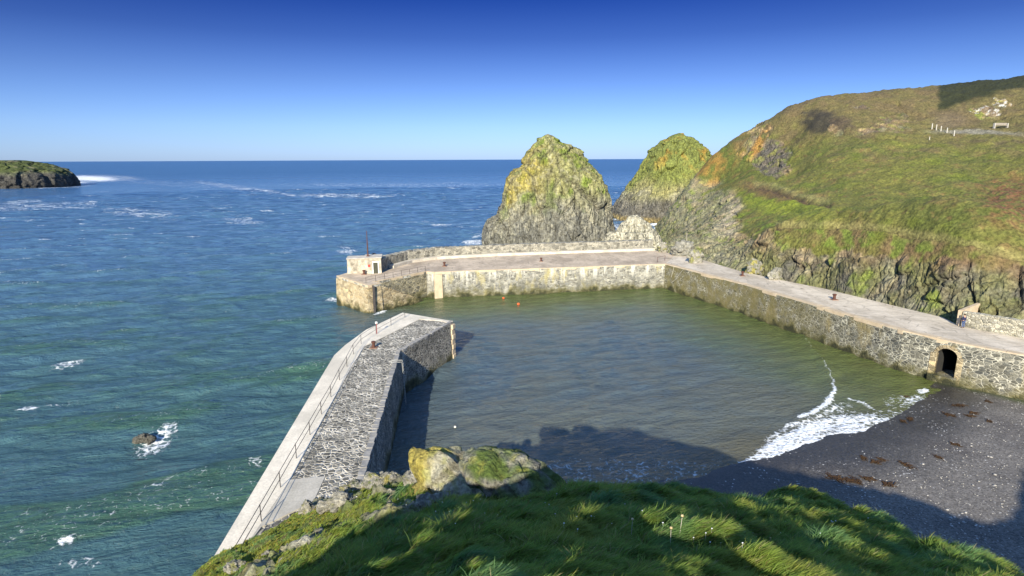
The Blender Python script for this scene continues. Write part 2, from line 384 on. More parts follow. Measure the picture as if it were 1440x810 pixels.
def build_headland():
    pxs = np.concatenate([np.linspace(905, 1475, 760), np.linspace(1485, 2600, 90)])
    az = np.arctan((pxs-720)/(F*c_)) 
    Yl = np.exp(np.linspace(math.log(56), math.log(330), 760))
    A, Y = np.meshgrid(az, np.exp(np.linspace(math.log(56), math.log(330), 500)), indexing='ij'); X = np.tan(A)*Y; z = HH(X, Y).reshape(X.shape)
    wgt = np.hypot(np.diff(Y, axis=1), 1.7*np.diff(z, axis=1))/Y[:, 1:]; cw = np.concatenate([np.zeros((len(A), 1)), np.cumsum(wgt, 1)], 1)
    Y = np.array([np.interp(np.linspace(0, c[-1], 760), c, yy) for c, yy in zip(cw, Y)]); A = np.repeat(A[:, :1], 760, 1)
    X = np.tan(A)*Y; n, m = X.shape; x, y = X.ravel(), Y.ravel(); z = HH(x, y)
    P0 = np.stack([x, y, z], 1)
    # gentle hummocks, crags where it is steep
    px, py = proj(P0)
    n1 = fbm(P0, 14, 5); n2 = fbm(P0+50, 3.5, 4)
    e = .6; zx = (HH(x+e, y)-HH(x-e, y))/(2*e); zy = (HH(x, y+e)-HH(x, y-e))/(2*e); slope = np.hypot(zx, zy)
    rock = sst(.75, 1.1, slope+n1*.25)*sst(285, 325, py+n1*20)*np.maximum(sst(1110, 1060, px), sst(338, 366, py+n2*26-(px-1180)*.12))
    # the quarry face behind the quay
    toe = blob(px, py, 1180, 385, 300, 62, 17, .25); face = toe*sst(.3, .6, 1-blob(px, py, 1290, 330, 170, 14, 12, .5)+n1*.3)
    rock = np.maximum(rock, face*sst(340, 368, py+n2*28-(px-1180)*.12))
    jx = px+n2*22+n1*10; jy = py+n1*14+n2*10
    rock = np.maximum(rock, blob(jx, jy, 1083, 222, 25, 27, -20, .3)); rock = np.maximum(rock, .9*blob(jx, jy, 1060, 196, 9, 34, 32, .5)); rock = np.maximum(rock, .6*blob(jx, jy, 1240, 178, 45, 12, -8, .6))
    left = sst(1060, 1015, px+n1*30)*sst(235, 285, py+n1*35); rock = np.maximum(rock, left*.85)
    rock = np.maximum(rock, blob(px, py, 1005, 345, 70, 24, 8, .3))
    rock *= sst(-.4, -.1, rock-.3+n2*.5+.35)
    for q in [(1275,167,9,5),(1210,152,10,4),(1388,158,22,9),(1170,180,9,5),(1215,182,8,6),(1410,145,12,5)]:
        rock = np.maximum(rock, .8*blob(jx, jy, q[0], q[1], q[2], q[3], 0, .5))
    Q = P0*np.array([1, 1, .6])
    f1, e1, c1 = facet(Q, 5.0, 1); f2, e2, c2 = facet(Q+n1[:, None]*2, 2.1, 2); f3, e3, c3 = facet(Q, .95, 3)
    d = rock*(f1*.7+f2*.5+f3*.25-.3*np.exp(-e2/.06)-.3*np.exp(-e1/.05)+n2*.6)*sst(60, 120, y+40)
    near = sst(.5, 3.0, segdist(x, y, [(34.4,136),(40.5,128),(43.8,114.4),(47.9,105.3),(51.9,98.1),(56.5,84.8),(58.1,75.6),(61.8,70.2),(68,62)]))
    d *= .25+.75*near
    # surface normal from the smooth field
    Nn = np.stack([-zx, -zy, np.ones_like(zx)], 1); Nn /= np.linalg.norm(Nn, axis=1)[:, None]
    V = P0+Nn*d[:, None]
    V[:, 2] += (1-rock)*(fbm(P0+9, 9, 4)*1.3+fbm(P0+31, 1.8, 4)*.55)*near
    # eroded scarp lines
    for pts, wd, dp in [([(1062,264),(1085,266),(1110,275),(1140,284),(1165,288)], 4, 1.0), ([(1180,296),(1216,304)], 2.5, .6), ([(1093,317),(1150,314),(1245,323),(1300,331),(1353,341),(1385,348),(1395,358),(1445,370)], 3.0, .9), ([(1105,292),(1125,297)],2,.5),([(1230,194),(1258,194)],3,1.0),([(1262,145),(1275,160),(1300,163)],2,.8),([(1405,165),(1445,158)],2,.8)]:
        sd = segdist(px+n2*4, py+n2*3, pts); V[:, 2] -= dp*np.exp(-(sd/wd)**2)
    # ground colours by area
    g1 = fbm(P0+5, 22, 5); g2 = fbm(P0+77, 5, 4); g3 = fbm(P0+13, 1.3, 3)
    C = np.tile([.125, .125, .030], (len(x), 1))
    C = mixc(C, [.09, .105, .024], sst(-.1, .35, g1)); C = mixc(C, [.17, .145, .045], sst(.0, .45, g2+g1*.3)*.6)
    C = mixc(C, [.115, .14, .02], sst(.1, .4, -g2)*.6); C = mixc(C, [.16, .085, .04], sst(.18, .5, g3+g2*.6)*.45)
    C = mixc(C, [.16, .20, .02], blob(jx, jy, 1110, 294, 75, 15, 14, .6)*.8); C = mixc(C, [.13, .075, .04], blob(jx, jy, 1085, 270, 40, 8, 10, .6)*.8)
    C = mixc(C, [.105, .08, .042], sst(.05, .4, fbm(P0+21, 7, 4)+.15*sst(230, 150, py))*sst(260, 190, py)*.75)
    C = mixc(C, [.12, .09, .045], sst(225, 160, py+n1*20)*.65); C = mixc(C, [.30, .16, .035], sst(1060, 1000, jx)*sst(265, 235, jy)*sst(-.25, .2, g2)*.75)
    C = mixc(C, [.16, .080, .038], blob(jx, jy, 1425, 285, 45, 35, 0, .6)*sst(-.2, .3, g3+.1))
    C = mixc(C, [.15, .10, .05], blob(px, py, 1290, 350, 190, 22, 12, .6)*sst(-.35, .2, g2+.05)*.8); C = mixc(C, [.12, .17, .025], blob(px, py, 1200, 340, 230, 22, 10, .6)*sst(.0, .3, fbm(P0+111, 3, 4))*.8)
    C = mixc(C, [.035, .032, .025], blob(jx, jy, 1152, 168, 24, 17, 0, .3)*.85); C = mixc(C, [.06, .045, .032], blob(jx, jy, 1182, 172, 15, 9, 0, .5)*.8)
    dk = sst(1316, 1324, px+n2*8)*sst(158, 150, py+(px-1320)*.25+n2*5); C = mixc(C, [.028, .032, .014], dk)  # dark patch with a sharp left edge, upper right slope
    C = mixc(C, [.20, .19, .15], blob(px, py, 1375, 186, 60, 3, 2, .5)*.8)
    C = mixc(C, [.13, .10, .06], blob(px, py, 1335, 170, 22, 10, 0, .5)*.8)
    # bare rock
    K1 = np.tile([.175, .168, .115], (len(x), 1)); K1 = mixc(K1, [.10, .095, .075], sst(.3, .8, c2)); K1 = mixc(K1, [.26, .22, .13], sst(.6, .95, c3)*.6); K1 = mixc(K1, [.12, .125, .035], sst(-.25, .2, fbm(P0+44, 6, 4))*.7); K1 = mixc(K1, [.14, .16, .04], sst(-.05, .3, fbm(P0+64, 3, 4)+.1)*sst(1090, 1000, px)*.7); K1 = mixc(K1, [.15, .09, .05], sst(385, 345, py-(px-1200)*.12)*sst(1020, 1100, px)*sst(-.2, .3, n2+.1)*.8)
    K1 = mixc(K1, [.33, .24, .13], sst(0, .45, g2+.1)*sst(395, 335, py)*.8)
    K1 = mixc(K1, [.09, .085, .075], blob(px, py, 1083, 224, 26, 28, -20, .4)*.8)
    K1 = mixc(K1, [.25, .235, .155], left*.6); K1 = mixc(K1, [.40, .21, .03], blob(px, py, 1015, 235, 32, 14, -38, .6)*sst(-.2, .3, g2+.15))
    K1 = mixc(K1, [.38, .2, .04], blob(px, py, 1065, 205, 6, 30, 30, .5)*.8)
    K1 = mixc(K1, [.27, .27, .06], sst(.05, .5, n2)*sst(360, 300, py)*.7); K1 = mixc(K1, [.15, .19, .03], sst(.12, .4, fbm(P0+3, 4, 3))*.75)
    K1 = mixc(K1, [.42, .35, .25], blob(jx, jy, 1035, 298, 9, 34, 35, .5)*.6)
    K1 = mixc(K1, [.6, .58, .52], sst(162, 158, py)*sst(1300, 1350, px)*sst(0, .3, g3))
    K1 = mixc(K1, [.13, .14, .045], sst(6, 1, z)*sst(1000, 960, px)*.5)
    K1 = mixc(K1, [.04, .035, .03], np.exp(-e1/.05)*.5)
    C = mixc(C, K1, sst(.25, .6, rock)) if False else C*(1-sst(.25, .6, rock))[:, None]+K1*sst(.25, .6, rock)[:, None]
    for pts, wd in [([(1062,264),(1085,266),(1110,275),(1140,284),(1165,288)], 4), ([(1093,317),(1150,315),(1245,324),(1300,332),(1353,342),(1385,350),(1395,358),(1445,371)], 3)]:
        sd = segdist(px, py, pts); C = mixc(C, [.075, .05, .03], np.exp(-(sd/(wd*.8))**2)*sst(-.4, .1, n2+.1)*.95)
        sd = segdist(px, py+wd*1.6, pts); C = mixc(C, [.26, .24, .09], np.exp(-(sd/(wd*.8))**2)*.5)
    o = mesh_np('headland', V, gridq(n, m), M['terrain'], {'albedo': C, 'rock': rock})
    tag(o, kind='structure')
def hhit(px, py, y0=70, y1=260):
    ys = np.linspace(y0, y1, 1500); P = np.array([uy(px, py, y) for y in ys]); zz = HH(P[:, 0], P[:, 1]); k = np.argmax(zz > P[:, 2])
    return P[k]
build_headland()

# ================================================================== SEA STACKS, ISLAND, OUTLYING ROCKS
def stack(name, left, right, Y, depth, label, cat, seed, scheme, zbase=-3, res=(360, 260), amp=1.0, exps=1.0):
    """left/right silhouette lists (px,py) from foot to peak measured at distance Y"""
    Lw = np.array([uy(*p, Y) for p in left]); Rw = np.array([uy(*p, Y) for p in right])
    zt = max(Lw[-1, 2], Rw[-1, 2]); n, m = res
    t = np.linspace(0, 1, m); zz = zbase+(zt-zbase)*(1-(1-t)**1.6)
    xl = np.interp(zz, Lw[:, 2], Lw[:, 0]); xr = np.interp(zz, Rw[:, 2], Rw[:, 0])
    wd = (xr-xl)/2; cx = (xr+xl)/2; wm = wd.max()
    dp = depth/2*np.minimum(1, wd/wm)**.85
    a = np.linspace(0, 2*np.pi, n)[:, None]
    ca, sa = np.cos(a), np.sin(a); pw = .85
    X = cx+wd*np.sign(ca)*np.abs(ca)**pw; Yy = Y+dp*np.sign(sa)*np.abs(sa)**pw+0*X; Z = np.broadcast_to(zz, X.shape)
    P = np.stack([X.ravel(), Yy.ravel(), Z.ravel()], 1)
    Nn = np.stack([(np.cos(a)*np.ones(m)).ravel(), (np.sin(a)*np.ones(m)).ravel(), np.full(n*m, .25)], 1)
    sc = exps; S = P*np.array([1, 1, .5])+seed*31
    w1 = fbm(S, 12*sc, 4); f1, e1, c1 = facet(S+w1[:, None]*3, 7*sc, seed); f2, e2, c2 = facet(S*np.array([1.3, 1.3, .7])+w1[:, None]*2, 3.2*sc, seed+3); f3, e3, c3 = facet(S, 1.3*sc, seed+5)
    fade = sst(0, .25, 1-t)[None].repeat(n, 0).ravel()*.75+.25
    d = amp*fade*(w1*1.0+f1*1.2+f2*.8+f3*.4-.9*np.exp(-e1/.07)-.5*np.exp(-e2/.09)+fbm(S*np.array([1,1,2]), 2.5*sc, 4, ridged=True)*.6-1.0)
    V = P+Nn*d[:, None]
    # make seam exact
    V = V.reshape(n, m, 3); V[-1] = V[0]; V = V.reshape(-1, 3)
    rel = (V[:, 2]-0)/zt; g1 = fbm(P+seed, 9*sc, 4); g2 = fbm(P*np.array([1, 1, .6])+40, 3*sc, 4); g3 = fbm(P+90, 1.1*sc, 3)
    C = np.tile([.235, .225, .18], (len(V), 1)); C = mixc(C, [.13, .13, .115], sst(.35, .9, c2)*.8); C = mixc(C, [.36, .34, .26], sst(.5, .95, c3)*.6)
    if scheme == 'stack':
        up = sst(.22, .62, rel+g1*.4)
        C = mixc(C, [.22, .22, .07], up*.75); C = mixc(C, [.13, .18, .025], sst(.0, .3, g2)*sst(.2, .5, rel+g1*.2)*.85)
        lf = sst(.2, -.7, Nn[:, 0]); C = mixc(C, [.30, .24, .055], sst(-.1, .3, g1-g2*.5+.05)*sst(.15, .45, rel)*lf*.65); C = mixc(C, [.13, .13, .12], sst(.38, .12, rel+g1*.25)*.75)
        C = mixc(C, [.30, .29, .22], sst(.15, .45, g3-g2)*.4)
        C = mixc(C, [.10, .095, .08], np.exp(-e1/.06)*.6)
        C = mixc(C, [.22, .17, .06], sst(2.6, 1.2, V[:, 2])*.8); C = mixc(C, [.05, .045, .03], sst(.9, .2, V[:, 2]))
        rock = 1-.6*up
    elif scheme == 'far':
        up = sst(.3, .6, rel+g1*.35)
        C = mixc(C, [.23, .22, .08], sst(.15, .4, rel+g2*.2)*.8); C = mixc(C, [.13, .16, .035], up*.8); C = mixc(C, [.33, .19, .04], sst(.1, .4, g2)*sst(.45, .8, rel)*.7)
        C = mixc(C, [.09, .085, .08], sst(.30, .16, rel+g1*.1)*.8); C = mixc(C, [.22, .17, .07], sst(2.8, 1.2, V[:, 2])*.8)
        rock = 1-.6*up
    elif scheme == 'pale':
        C = mixc(C, [.42, .40, .33], sst(-.3, .2, g2+.1)); C = mixc(C, [.2, .2, .17], sst(0, .4, g3)*.7); rock = np.ones(len(V))
    else:
        up = sst(.40, .62, rel+g1*.25)
        C = mixc(C, [.07, .068, .065], 1-up); C = mixc(C, [.06, .08, .022], up*.95); C = mixc(C, [.26, .23, .17], sst(.1, .4, g2)*sst(.35, .5, rel)*.7)
        rock = 1-up
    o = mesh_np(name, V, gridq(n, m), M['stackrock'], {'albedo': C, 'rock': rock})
    # origin at the foot
    ce = Vector((float(cx[0]), float(Y), 0)); o.data.transform(Matrix.Translation(-ce)); o.location = ce
    return tag(o, label, cat)
stack('sea_stack', [(676,346),(680,322),(686,309),(697,303),(703,280),(709,250),(719,237),(735,227),(743,213),(749,205),(757,194),(766,189),(769,188)],
      [(866,346),(863,325),(860,302),(857,282),(851,260),(841,241),(826,223),(813,211),(803,205),(792,200),(781,192),(772,188)], 172, 30,
      'tallest near sea stack, craggy with yellow lichen, behind the breakwater', 'sea stack', 1, 'stack', amp=.75)
stack('sea_stack', [(858,302),(862,292),(872,275),(884,262),(893,250),(900,238),(905,226),(914,212),(930,198),(945,190),(954,187)],
      [(1060,302),(1045,285),(1030,262),(1016,243),(1003,226),(995,214),(985,203),(972,193),(962,188)], 272, 56,
      'more distant rounded sea stack with brown and green slopes beside the headland', 'sea stack', 2, 'far', exps=1.5)
stack('sea_rock', [(835,350),(848,334),(856,326),(866,324),(874,312),(882,304),(893,302)], [(940,350),(930,335),(925,324),(915,315),(905,307),(897,302)], 160, 11,
      'low pale grey rock between the breakwater parapet and the two stacks', 'rock', 3, 'pale', amp=.35, exps=.5, res=(200, 120))
stack('island', [(-420,262),(-380,245),(-250,232),(-60,226),(20,225)], [(93,262),(92,256),(86,246),(78,239),(62,232),(42,227),(30,225)], 640, 190,
      'green topped dark rocky island far left on the horizon', 'island', 4, 'island', amp=2.2, exps=3.2, res=(500, 140))

# ================================================================== FOREGROUND HILL
FC = []
for a in [(720,815,5.2),(560,815,7),(900,815,5),(1100,815,6.2),(1250,815,9),(1400,806,14.6),(720,750,8.3),(720,715,13.5),(900,740,9.2),(900,702,14),(905,675,20),(830,681,20),(770,692,20),(960,676,20),(1000,690,21),
          (1050,698,23),(1100,692,25),(1150,702,24),(1200,722,22),(1280,747,20),(1340,775,17.5),(1100,740,12.3),(1200,770,10.8),(1050,716,17),(650,760,8.5),(600,722,14),(550,745,13),(450,800,13.2),(400,772,18),(330,805,19),(265,812,24),
          (300,778,26.6),(340,762,28.5),(375,742,30.6),(425,714,31.5),(455,698,30),(500,675,28.5),(560,658,26.5),(620,668,25),(700,690,22.5),(600,702,19),(500,732,20)]:
    FC.append(uy(*a))
for a in [(1100,715,16),(1150,716,18),(1200,740,16),(1250,752,15),(1300,768,15),(1350,792,13.5),(1000,702,17),(1050,712,17),(350,765,25),(400,742,25),(450,717,25),(500,694,24),(550,677,24),(1250,740,19)]: FC.append(uy(*a))
for a, dz in [((905,675,24),-6),((830,681,24),-6),((770,692,24),-5),((960,676,25),-7),((1050,698,27),-7),((1100,692,30),-6),((1200,722,26),-7),((1280,747,24),-7),((1400,806,18),-6),((620,668,30),-6),((560,658,32),-6),((700,690,27),-6)]:
    p = uy(*a); FC.append((p[0], p[1], p[2]+dz))
FC += [(x, y, -3.5) for x, y in [(2,33),(8,34),(-4,35),(14,35),(20,34),(26,30),(30,25),(-10,40),(-6,45),(34,18)]]
FC += [(-13.5,35,4.2),(-15,33,4.2),(-17.8,28,2.6),(-20,24,-2),(-24,24,-4),(-24,15,-2),(-27,5,-3),(-34,-5,-4),(-20,12,7),(-19,18,4)]
FC += [(x, -1.0, z) for x, z in [(-5,24.5),(-2.7,23.65),(0.3,23.65),(5,22.8),(11,21.6),(17,20.6),(23,19.2),(26.8,17.9),(30.6,19.6),(40,24),(-7.4,22.7),(-9.7,20.2),(-15,15.8),(-21,11),(-30,2)]]
FC += [(x, -16, z) for x, z in [(-5,24),(5,24),(15,22.5),(25,19.5),(35,22),(-15,18),(-25,9)]]
FC += [(25,11,10),(31,18,2),(36,9,9),(48,8,6),(44,20,-1),(18,18,8),(50,-5,18)]
FH = RBF(FC, .01)
SIL = [(300,776),(350,758),(400,734),(450,710),(500,686),(550,676),(600,680),(650,692),(700,697),(750,698),(800,695),(850,685),(900,681),(950,683),(1000,700),(1050,710),(1100,706),(1150,716),(1200,736),(1250,750),(1300,766),(1350,788),(1400,812)]
for it in range(4):      # ease the brow of the cliff to its surveyed outline
    for px, py in SIL:
        ys = np.linspace(9, 36, 300); X = (px-720)/F*ys*c_
        for _ in range(4): z = FH(X, ys); X = (px-720)/F*(ys*c_-(z-H)*s_)
        qx, qy = proj(np.stack([X, ys, z], 1)); k = int(np.argmin(qy))
        if qy[k] < py-3:
            p = uy(px, py, ys[k]); FC = [q for q in FC if math.hypot(q[0]-p[0], q[1]-p[1]) > 1.2]; FC.append(p)
    FH = RBF(FC, .01)
def mound(x, y):
    P = np.stack([x, y, 0*x], 1); b = fbm(P+11, 3.2, 3); c = fbm(P*np.array([1, 1.5, 1])+61, 1.3, 3)
    return np.maximum(b, -.2)*.5+np.abs(c)*.8-.28
def FZ(x, y):
    x = np.asarray(x, float).ravel(); y = np.asarray(y, float).ravel()
    z = FH(x, y); pd = sst(29.5, 32, y)*sst(-11, -13, x)
    return z+mound(x, y)*sst(-4, 1, z)*(1-pd*.8)*sst(.5, 4, np.hypot(x, y))
def fhit(px, py, y0=3, y1=34):
    ys = np.linspace(y0, y1, 900); P = np.array([uy(px, py, y) for y in ys]); zz = FZ(P[:, 0], P[:, 1]); hit = zz > P[:, 2]; k = np.argmax(hit) if hit.any() else np.argmax((zz-P[:, 2])/P[:, 1])
    return np.array([P[k, 0], P[k, 1], zz[k]])
def rockmask(x, y, z):
    px, py = proj(np.stack([x, y, z], 1)); P = np.stack([x, y, z], 1); n = fbm(P+2, 1.1, 4)
    m = np.maximum.reduce([blob(px, py, 610, 705, 110, 12, -18, .5)*.6, blob(px, py, 545, 685, 90, 18, -12, .5)*.38, blob(px, py, 690, 680, 70, 18, 20, .5)*.45, blob(px, py, 400, 785, 110, 14, -28, .6)*.45, blob(px, py, 470, 710, 40, 14, 0, .5)*.5])
    fr = (y > 2)&(px > 200)&(px < 1000)
    return sst(.25, .55, m+n*.45)*fr, px, py
def build_fore():
    xs = np.concatenate([np.linspace(-40, -21, 40), np.linspace(-20.9, 24, 420), np.linspace(24.3, 60, 60)]); ys = np.concatenate([np.linspace(-30, -1, 50), np.linspace(-.8, 34, 400), np.linspace(34.4, 50, 20)])
    X, Y = np.meshgrid(xs, ys, indexing='ij'); x, y = X.ravel(), Y.ravel(); z = FZ(x, y); P = np.stack([x, y, z], 1)
    rk, px, py = rockmask(x, y, z); f2, e2, c2 = facet(P, 1.0, 6); f3, e3, c3 = facet(P, .4, 7)
    P[:, 2] += rk*(f2*.45+f3*.2+.05)
    g = fbm(P, 2, 4); C = np.tile([.07, .09, .022], (len(x), 1)); C = mixc(C, [.12, .09, .04], sst(0, .4, g)*.7)
    sl = sst(-1, 4, z)
    C = mixc(C, [.10, .095, .08], 1-sl)
    K1 = np.tile([.21, .20, .14], (len(x), 1)); K1 = mixc(K1, [.38, .36, .28], sst(.6, .95, c3)*.8); K1 = mixc(K1, [.30, .26, .05], sst(.0, .4, g)*.6); K1 = mixc(K1, [.12, .16, .03], sst(.0, .3, fbm(P+33, .8, 3))*.8); K1 = mixc(K1, [.06, .055, .045], np.exp(-e2/.06)*.8)
    C = C*(1-rk)[:, None]+K1*rk[:, None]
    tag(mesh_np('grassy_cliff', P, gridq(*X.shape), M['fore'], {'albedo': C, 'rock': rk}), kind='structure')
build_fore()

# ================================================================== BEACH
SHX = [-12, 0, 10, 16.6, 20.5, 24.3, 29.5, 35, 39, 43.5, 47, 50.5, 53, 60]; SHY = [36, 40, 43.5, 46, 48.5, 50, 52.2, 54.6, 57.5, 60.8, 64, 67.6, 69.2, 71]
def BZ(x, y):
    d = (np.interp(x, SHX, SHY)-y)*.85; return np.where(d > 0, .012*d+.0011*d*d*np.clip(1-d/80, .3, 1), .06*d)+.03
def build_beach():
    X, Y = np.meshgrid(np.linspace(-12, 75, 500), np.linspace(8, 78, 420), indexing='ij'); x, y = X.ravel(), Y.ravel()
    P = np.stack([x, y, 0*x], 1); z = BZ(x, y)+fbm(P, 6, 3)*.05+fbm(P+5, .8, 3)*.02; P[:, 2] = z
    g = fbm(P+8, 5, 5); g2 = fbm(P+70, 1, 4)
    C = np.tile([.15, .136, .118], (len(x), 1)); C = mixc(C, [.10, .09, .08], sst(-.1, .4, g)); C = mixc(C, [.16, .148, .13], sst(.05, .45, g2)*.5)
    wet = sst(.20, .04, z+g*.06); C = mixc(C, [.04, .037, .033], wet)
    C = mixc(C, [.05, .065, .02], sst(3.2, .8, segdist(x, y, [(49,71.5),(53.2,66.5),(56,62)])+g*2)*.8)
    o = mesh_np('beach', P, gridq(*X.shape), M['beach'], {'albedo': C, 'wet': wet}); tag(o, kind='structure')
a = NM('dark shingle beach'); alb = a.attr('albedo'); v = a.vor(9, None, 'F1', 'Color'); sp = a.n('ShaderNodeSeparateColor'); a.L(v, sp.inputs[0])
n1 = a.noise(22, det=5); col = a.mix(1., alb, a.math('MULTIPLY', a.rng(sp.outputs[0], 0, 1, .6, 1.45), a.rng(n1, .3, .7, .8, 1.2)), 'MULTIPLY')
col = a.mix(a.math('MULTIPLY', a.rng(sp.outputs[1], .965, .975), a.rng(a.noise(.35), .5, .6)), col, (.5, .48, .44))
M['beach'] = a.end(col, a.rng(a.attr('wet', 'Fac'), 0, 1, .85, .35), a.bump(a.math('ADD', n1, sp.outputs[0]), .5, .04))
build_beach()

# ================================================================== SEA
FOAM = []   # (polyline in XY, half width, strength)
def pl(pts, z=0): return [tuple(uz(a, b, z)[:2]) for a, b in pts]
def build_sea():
    az = np.concatenate([np.linspace(-170, -50, 30)[:-1], np.linspace(-50, 50, 1050), np.linspace(50, 170, 30)[1:]])
    rr = np.concatenate([np.exp(np.linspace(math.log(26), math.log(600), 640)), np.exp(np.linspace(math.log(606), math.log(60000), 130))])
    A, Rr = np.meshgrid(np.radians(az), rr, indexing='ij'); X = Rr*np.sin(A); Y = Rr*np.cos(A); n, m = X.shape
    x, y, r = X.ravel(), Y.ravel(), Rr.ravel()
    P = np.stack([x, y, 0*x], 1); px, py = proj(P)
    # inside the harbour the water is calmer
    inh = sst(0, 5, (x+11)+.09*(y-40)*0)*sst(121, 116, y-(x+14)*.2)*sst(80, 74, y-0*x) if False else None
    har = [(-10,38),(-12.6,64.6),(-7.9,77.4),(-15,90),(-26.5,101.5),(-17,117),(31.4,126),(45,84.4),(48.8,72.6),(56,63),(56,20),(-10,20)]
    inside = np.zeros(len(x), bool); j = len(har)-1
    for i in range(len(har)):
        (xi, yi), (xj, yj) = har[i], har[j]; inside ^= ((yi > y) != (yj > y)) & (x < (xj-xi)*(y-yi)/(yj-yi+1e-12)+xi); j = i
    ent = segdist(x, y, [(-7.9,77.4),(-24.5,100.4)])
    hb = np.where(inside, sst(0, 14, ent)*.5+.5, .5-.5*sst(0, 14, ent)); hb = np.where((r < 160), hb, 0)
    step = np.maximum(r*.0052, .2)
    z = np.zeros(len(x)); rg = np.random.default_rng(11)
    gust = .75+.5*fbm(P[:, :]*np.array([1, .6, 1]), 60, 3)
    wd = R(-72)    # waves run towards the cliff from the open sea
    for i in range(64):
        lam = 1.1*(26/1.1)**(i/63.); th = R(288)+rg.normal()*.36; k = 2*math.pi/lam; amp = .0135*lam**.85*(1.0 if lam < 13 else .75)
        ph = (x*math.cos(th)+y*math.sin(th))*k+rg.uniform(0, 6.28)
        s = np.sin(ph); res = sst(2.2, 4.5, lam/step)
        calm = 1-hb*(.85 if lam > 4 else .35)
        z += amp*(s+.35*np.cos(2*ph)*.5)*res*calm*gust
    crest = z.copy()
    sh = BZ(x, y); shal = sst(-1.6, .1, sh)*(r < 120)
    z *= 1-.75*shal
    # breaker ridges
    foam = np.zeros(len(x)); n1 = fbm(P, 2.2, 4); n2 = fbm(P*np.array([1, 1, 1])+30, .7, 3); n3 = fbm(P+60, 9, 3)
    xx = x+n1*.9; yy = y+n1*.9
    brk = pl([(1112,455),(1128,470),(1142,492),(1160,512),(1170,535),(1173,552),(1162,570),(1140,583),(1128,586)])
    sd = segdist(xx, yy, brk); z += .22*np.exp(-(sd/.8)**2)
    dens = .5+.5*sst(500, 560, py); foam = np.maximum(foam, .95*dens*np.exp(-(sd/(.18+.28*sst(530, 570, py)))**2))
    sw = pl([(985,677),(1010,668),(1050,648),(1075,640),(1120,628),(1165,614),(1200,607),(1240,604),(1272,597),(1290,578)])
    sd = segdist(xx, yy, sw); foam = np.maximum(foam, .9*np.exp(-(sd/(.35+.9*sst(1040, 1100, px)))**2))
    for c in [(1097,626,42,13,-28,.95),(1140,606,45,15,-20,.95),(1190,594,60,14,-4,.85),(1245,593,50,10,-8,.75),(1180,574,26,9,0,.5),(1285,562,18,7,-10,.7),(1298,550,9,4,0,1.),(1308,525,22,5,10,1.0),(1270,566,35,12,0,.5)]:
        foam = np.maximum(foam, c[5]*.95*blob(px, py, c[0], c[1], c[2], c[3], c[4], .55))
    foam = np.maximum(foam, .42*blob(px, py, 880, 664, 200, 26, 0, .6)); foam = np.maximum(foam, .75*np.exp(-(segdist(xx, yy, pl([(1195,560),(1230,575),(1275,583),(1292,572),(1285,560)]))/.35)**2)); foam = np.maximum(foam, .7*np.exp(-(segdist(xx, yy, pl([(1080,618),(1110,598),(1150,588),(1180,570)]))/.5)**2))
    # open sea: broken patches, island surf, stacks
    op = [(215,620,34,14,-25,.80),(232,608,22,9,-30,.85),(200,632,20,7,-10,.65),(92,762,14,6,-10,1.0),(70,771,8,4,0,.5),(100,511,32,5,-14,.72),(38,576,16,3,-8,.9),(85,568,26,3,-8,.5),(360,652,14,9,10,.66),(222,688,16,9,-10,.5),
          (97,722,30,8,0,.3),(110,790,40,9,0,.5),(85,258,42,5.0,0,1.15),(128,251,40,4.0,2,1.15),(160,250,45,4,3,.55),(60,262,30,3,0,1.0),(320,262,55,3.5,8,.52),(370,268,45,3,9,.48),(480,275,80,3,0,.62),(230,258,90,5,3,.3),(60,290,90,6,-2,.5),(200,300,60,7,5,.45),(340,310,30,6,5,.5),(30,284,30,2.5,-5,.6),
          (668,342,18,6,0,.85),(672,330,14,5,0,.5),(928,316,14,9,0,1.0),(880,306,30,5,0,.7),(945,300,20,6,0,.6),(865,322,8,8,0,.8),(468,421,12,3,-5,.8),(535,441,12,2,-20,.9),(487,352,16,7,0,.6),(592,409,12,3,-10,.95),(905,402,30,1.5,-3,.9),(1120,458,16,2,15,.7),(625,317,30,3,5,.45),(560,260,200,4,0,.35)]
    for c in op: foam = np.maximum(foam, c[5]*blob(px, py, c[0], c[1], c[2], c[3], c[4], .7)*.9)
    foam = np.maximum(foam, .5*np.exp(-(segdist(xx, yy, [(-16.2,29.8),(-19.4,63.1),(-15.3,81.9)])/.7)**2)*sst(.0, .5, n3))
    foam = np.maximum(foam, sst(.16, .5, crest+n3*.25-.05)*.30*(1-hb)*(r < 700))
    # water body colour: teal offshore shoals, deep blue far out, olive in harbour
    C = np.tile([.048, .102, .108], (len(x), 1)); C = mixc(C, [.058, .122, .195], sst(70, 200, r+n3*40)); C = mixc(C, [.045, .120, .24], sst(160, 700, r)*.95)
    C = mixc(C, [.042, .095, .050], sst(.05, .4, crest)*sst(260, 60, r)*.75*(1-hb))
    C = mixc(C, [.064, .094, .108], sst(.1, .6, hb)); 
    C = mixc(C, [.092, .106, .092], hb*sst(-1.6, -.2, sh+n3*.5)*(r < 130))
    C = mixc(C, [.095, .09, .06], sst(-.35, -.02, sh+n1*.08)*hb*.9*(r < 130))
    C = mixc(C, [.085, .108, .018], hb*sst(26, 6, n3*5+ segdist(x, y, [(-14.6,112.9),(31.4,122),(45,84.4),(48.8,72.6),(53,66)]))*.8)
    P[:, 2] = z+.0
    o = mesh_np('sea', P, gridq(n, m), M['sea'], {'albedo': C, 'foam': foam, 'calm': hb}); tag(o, kind='structure')
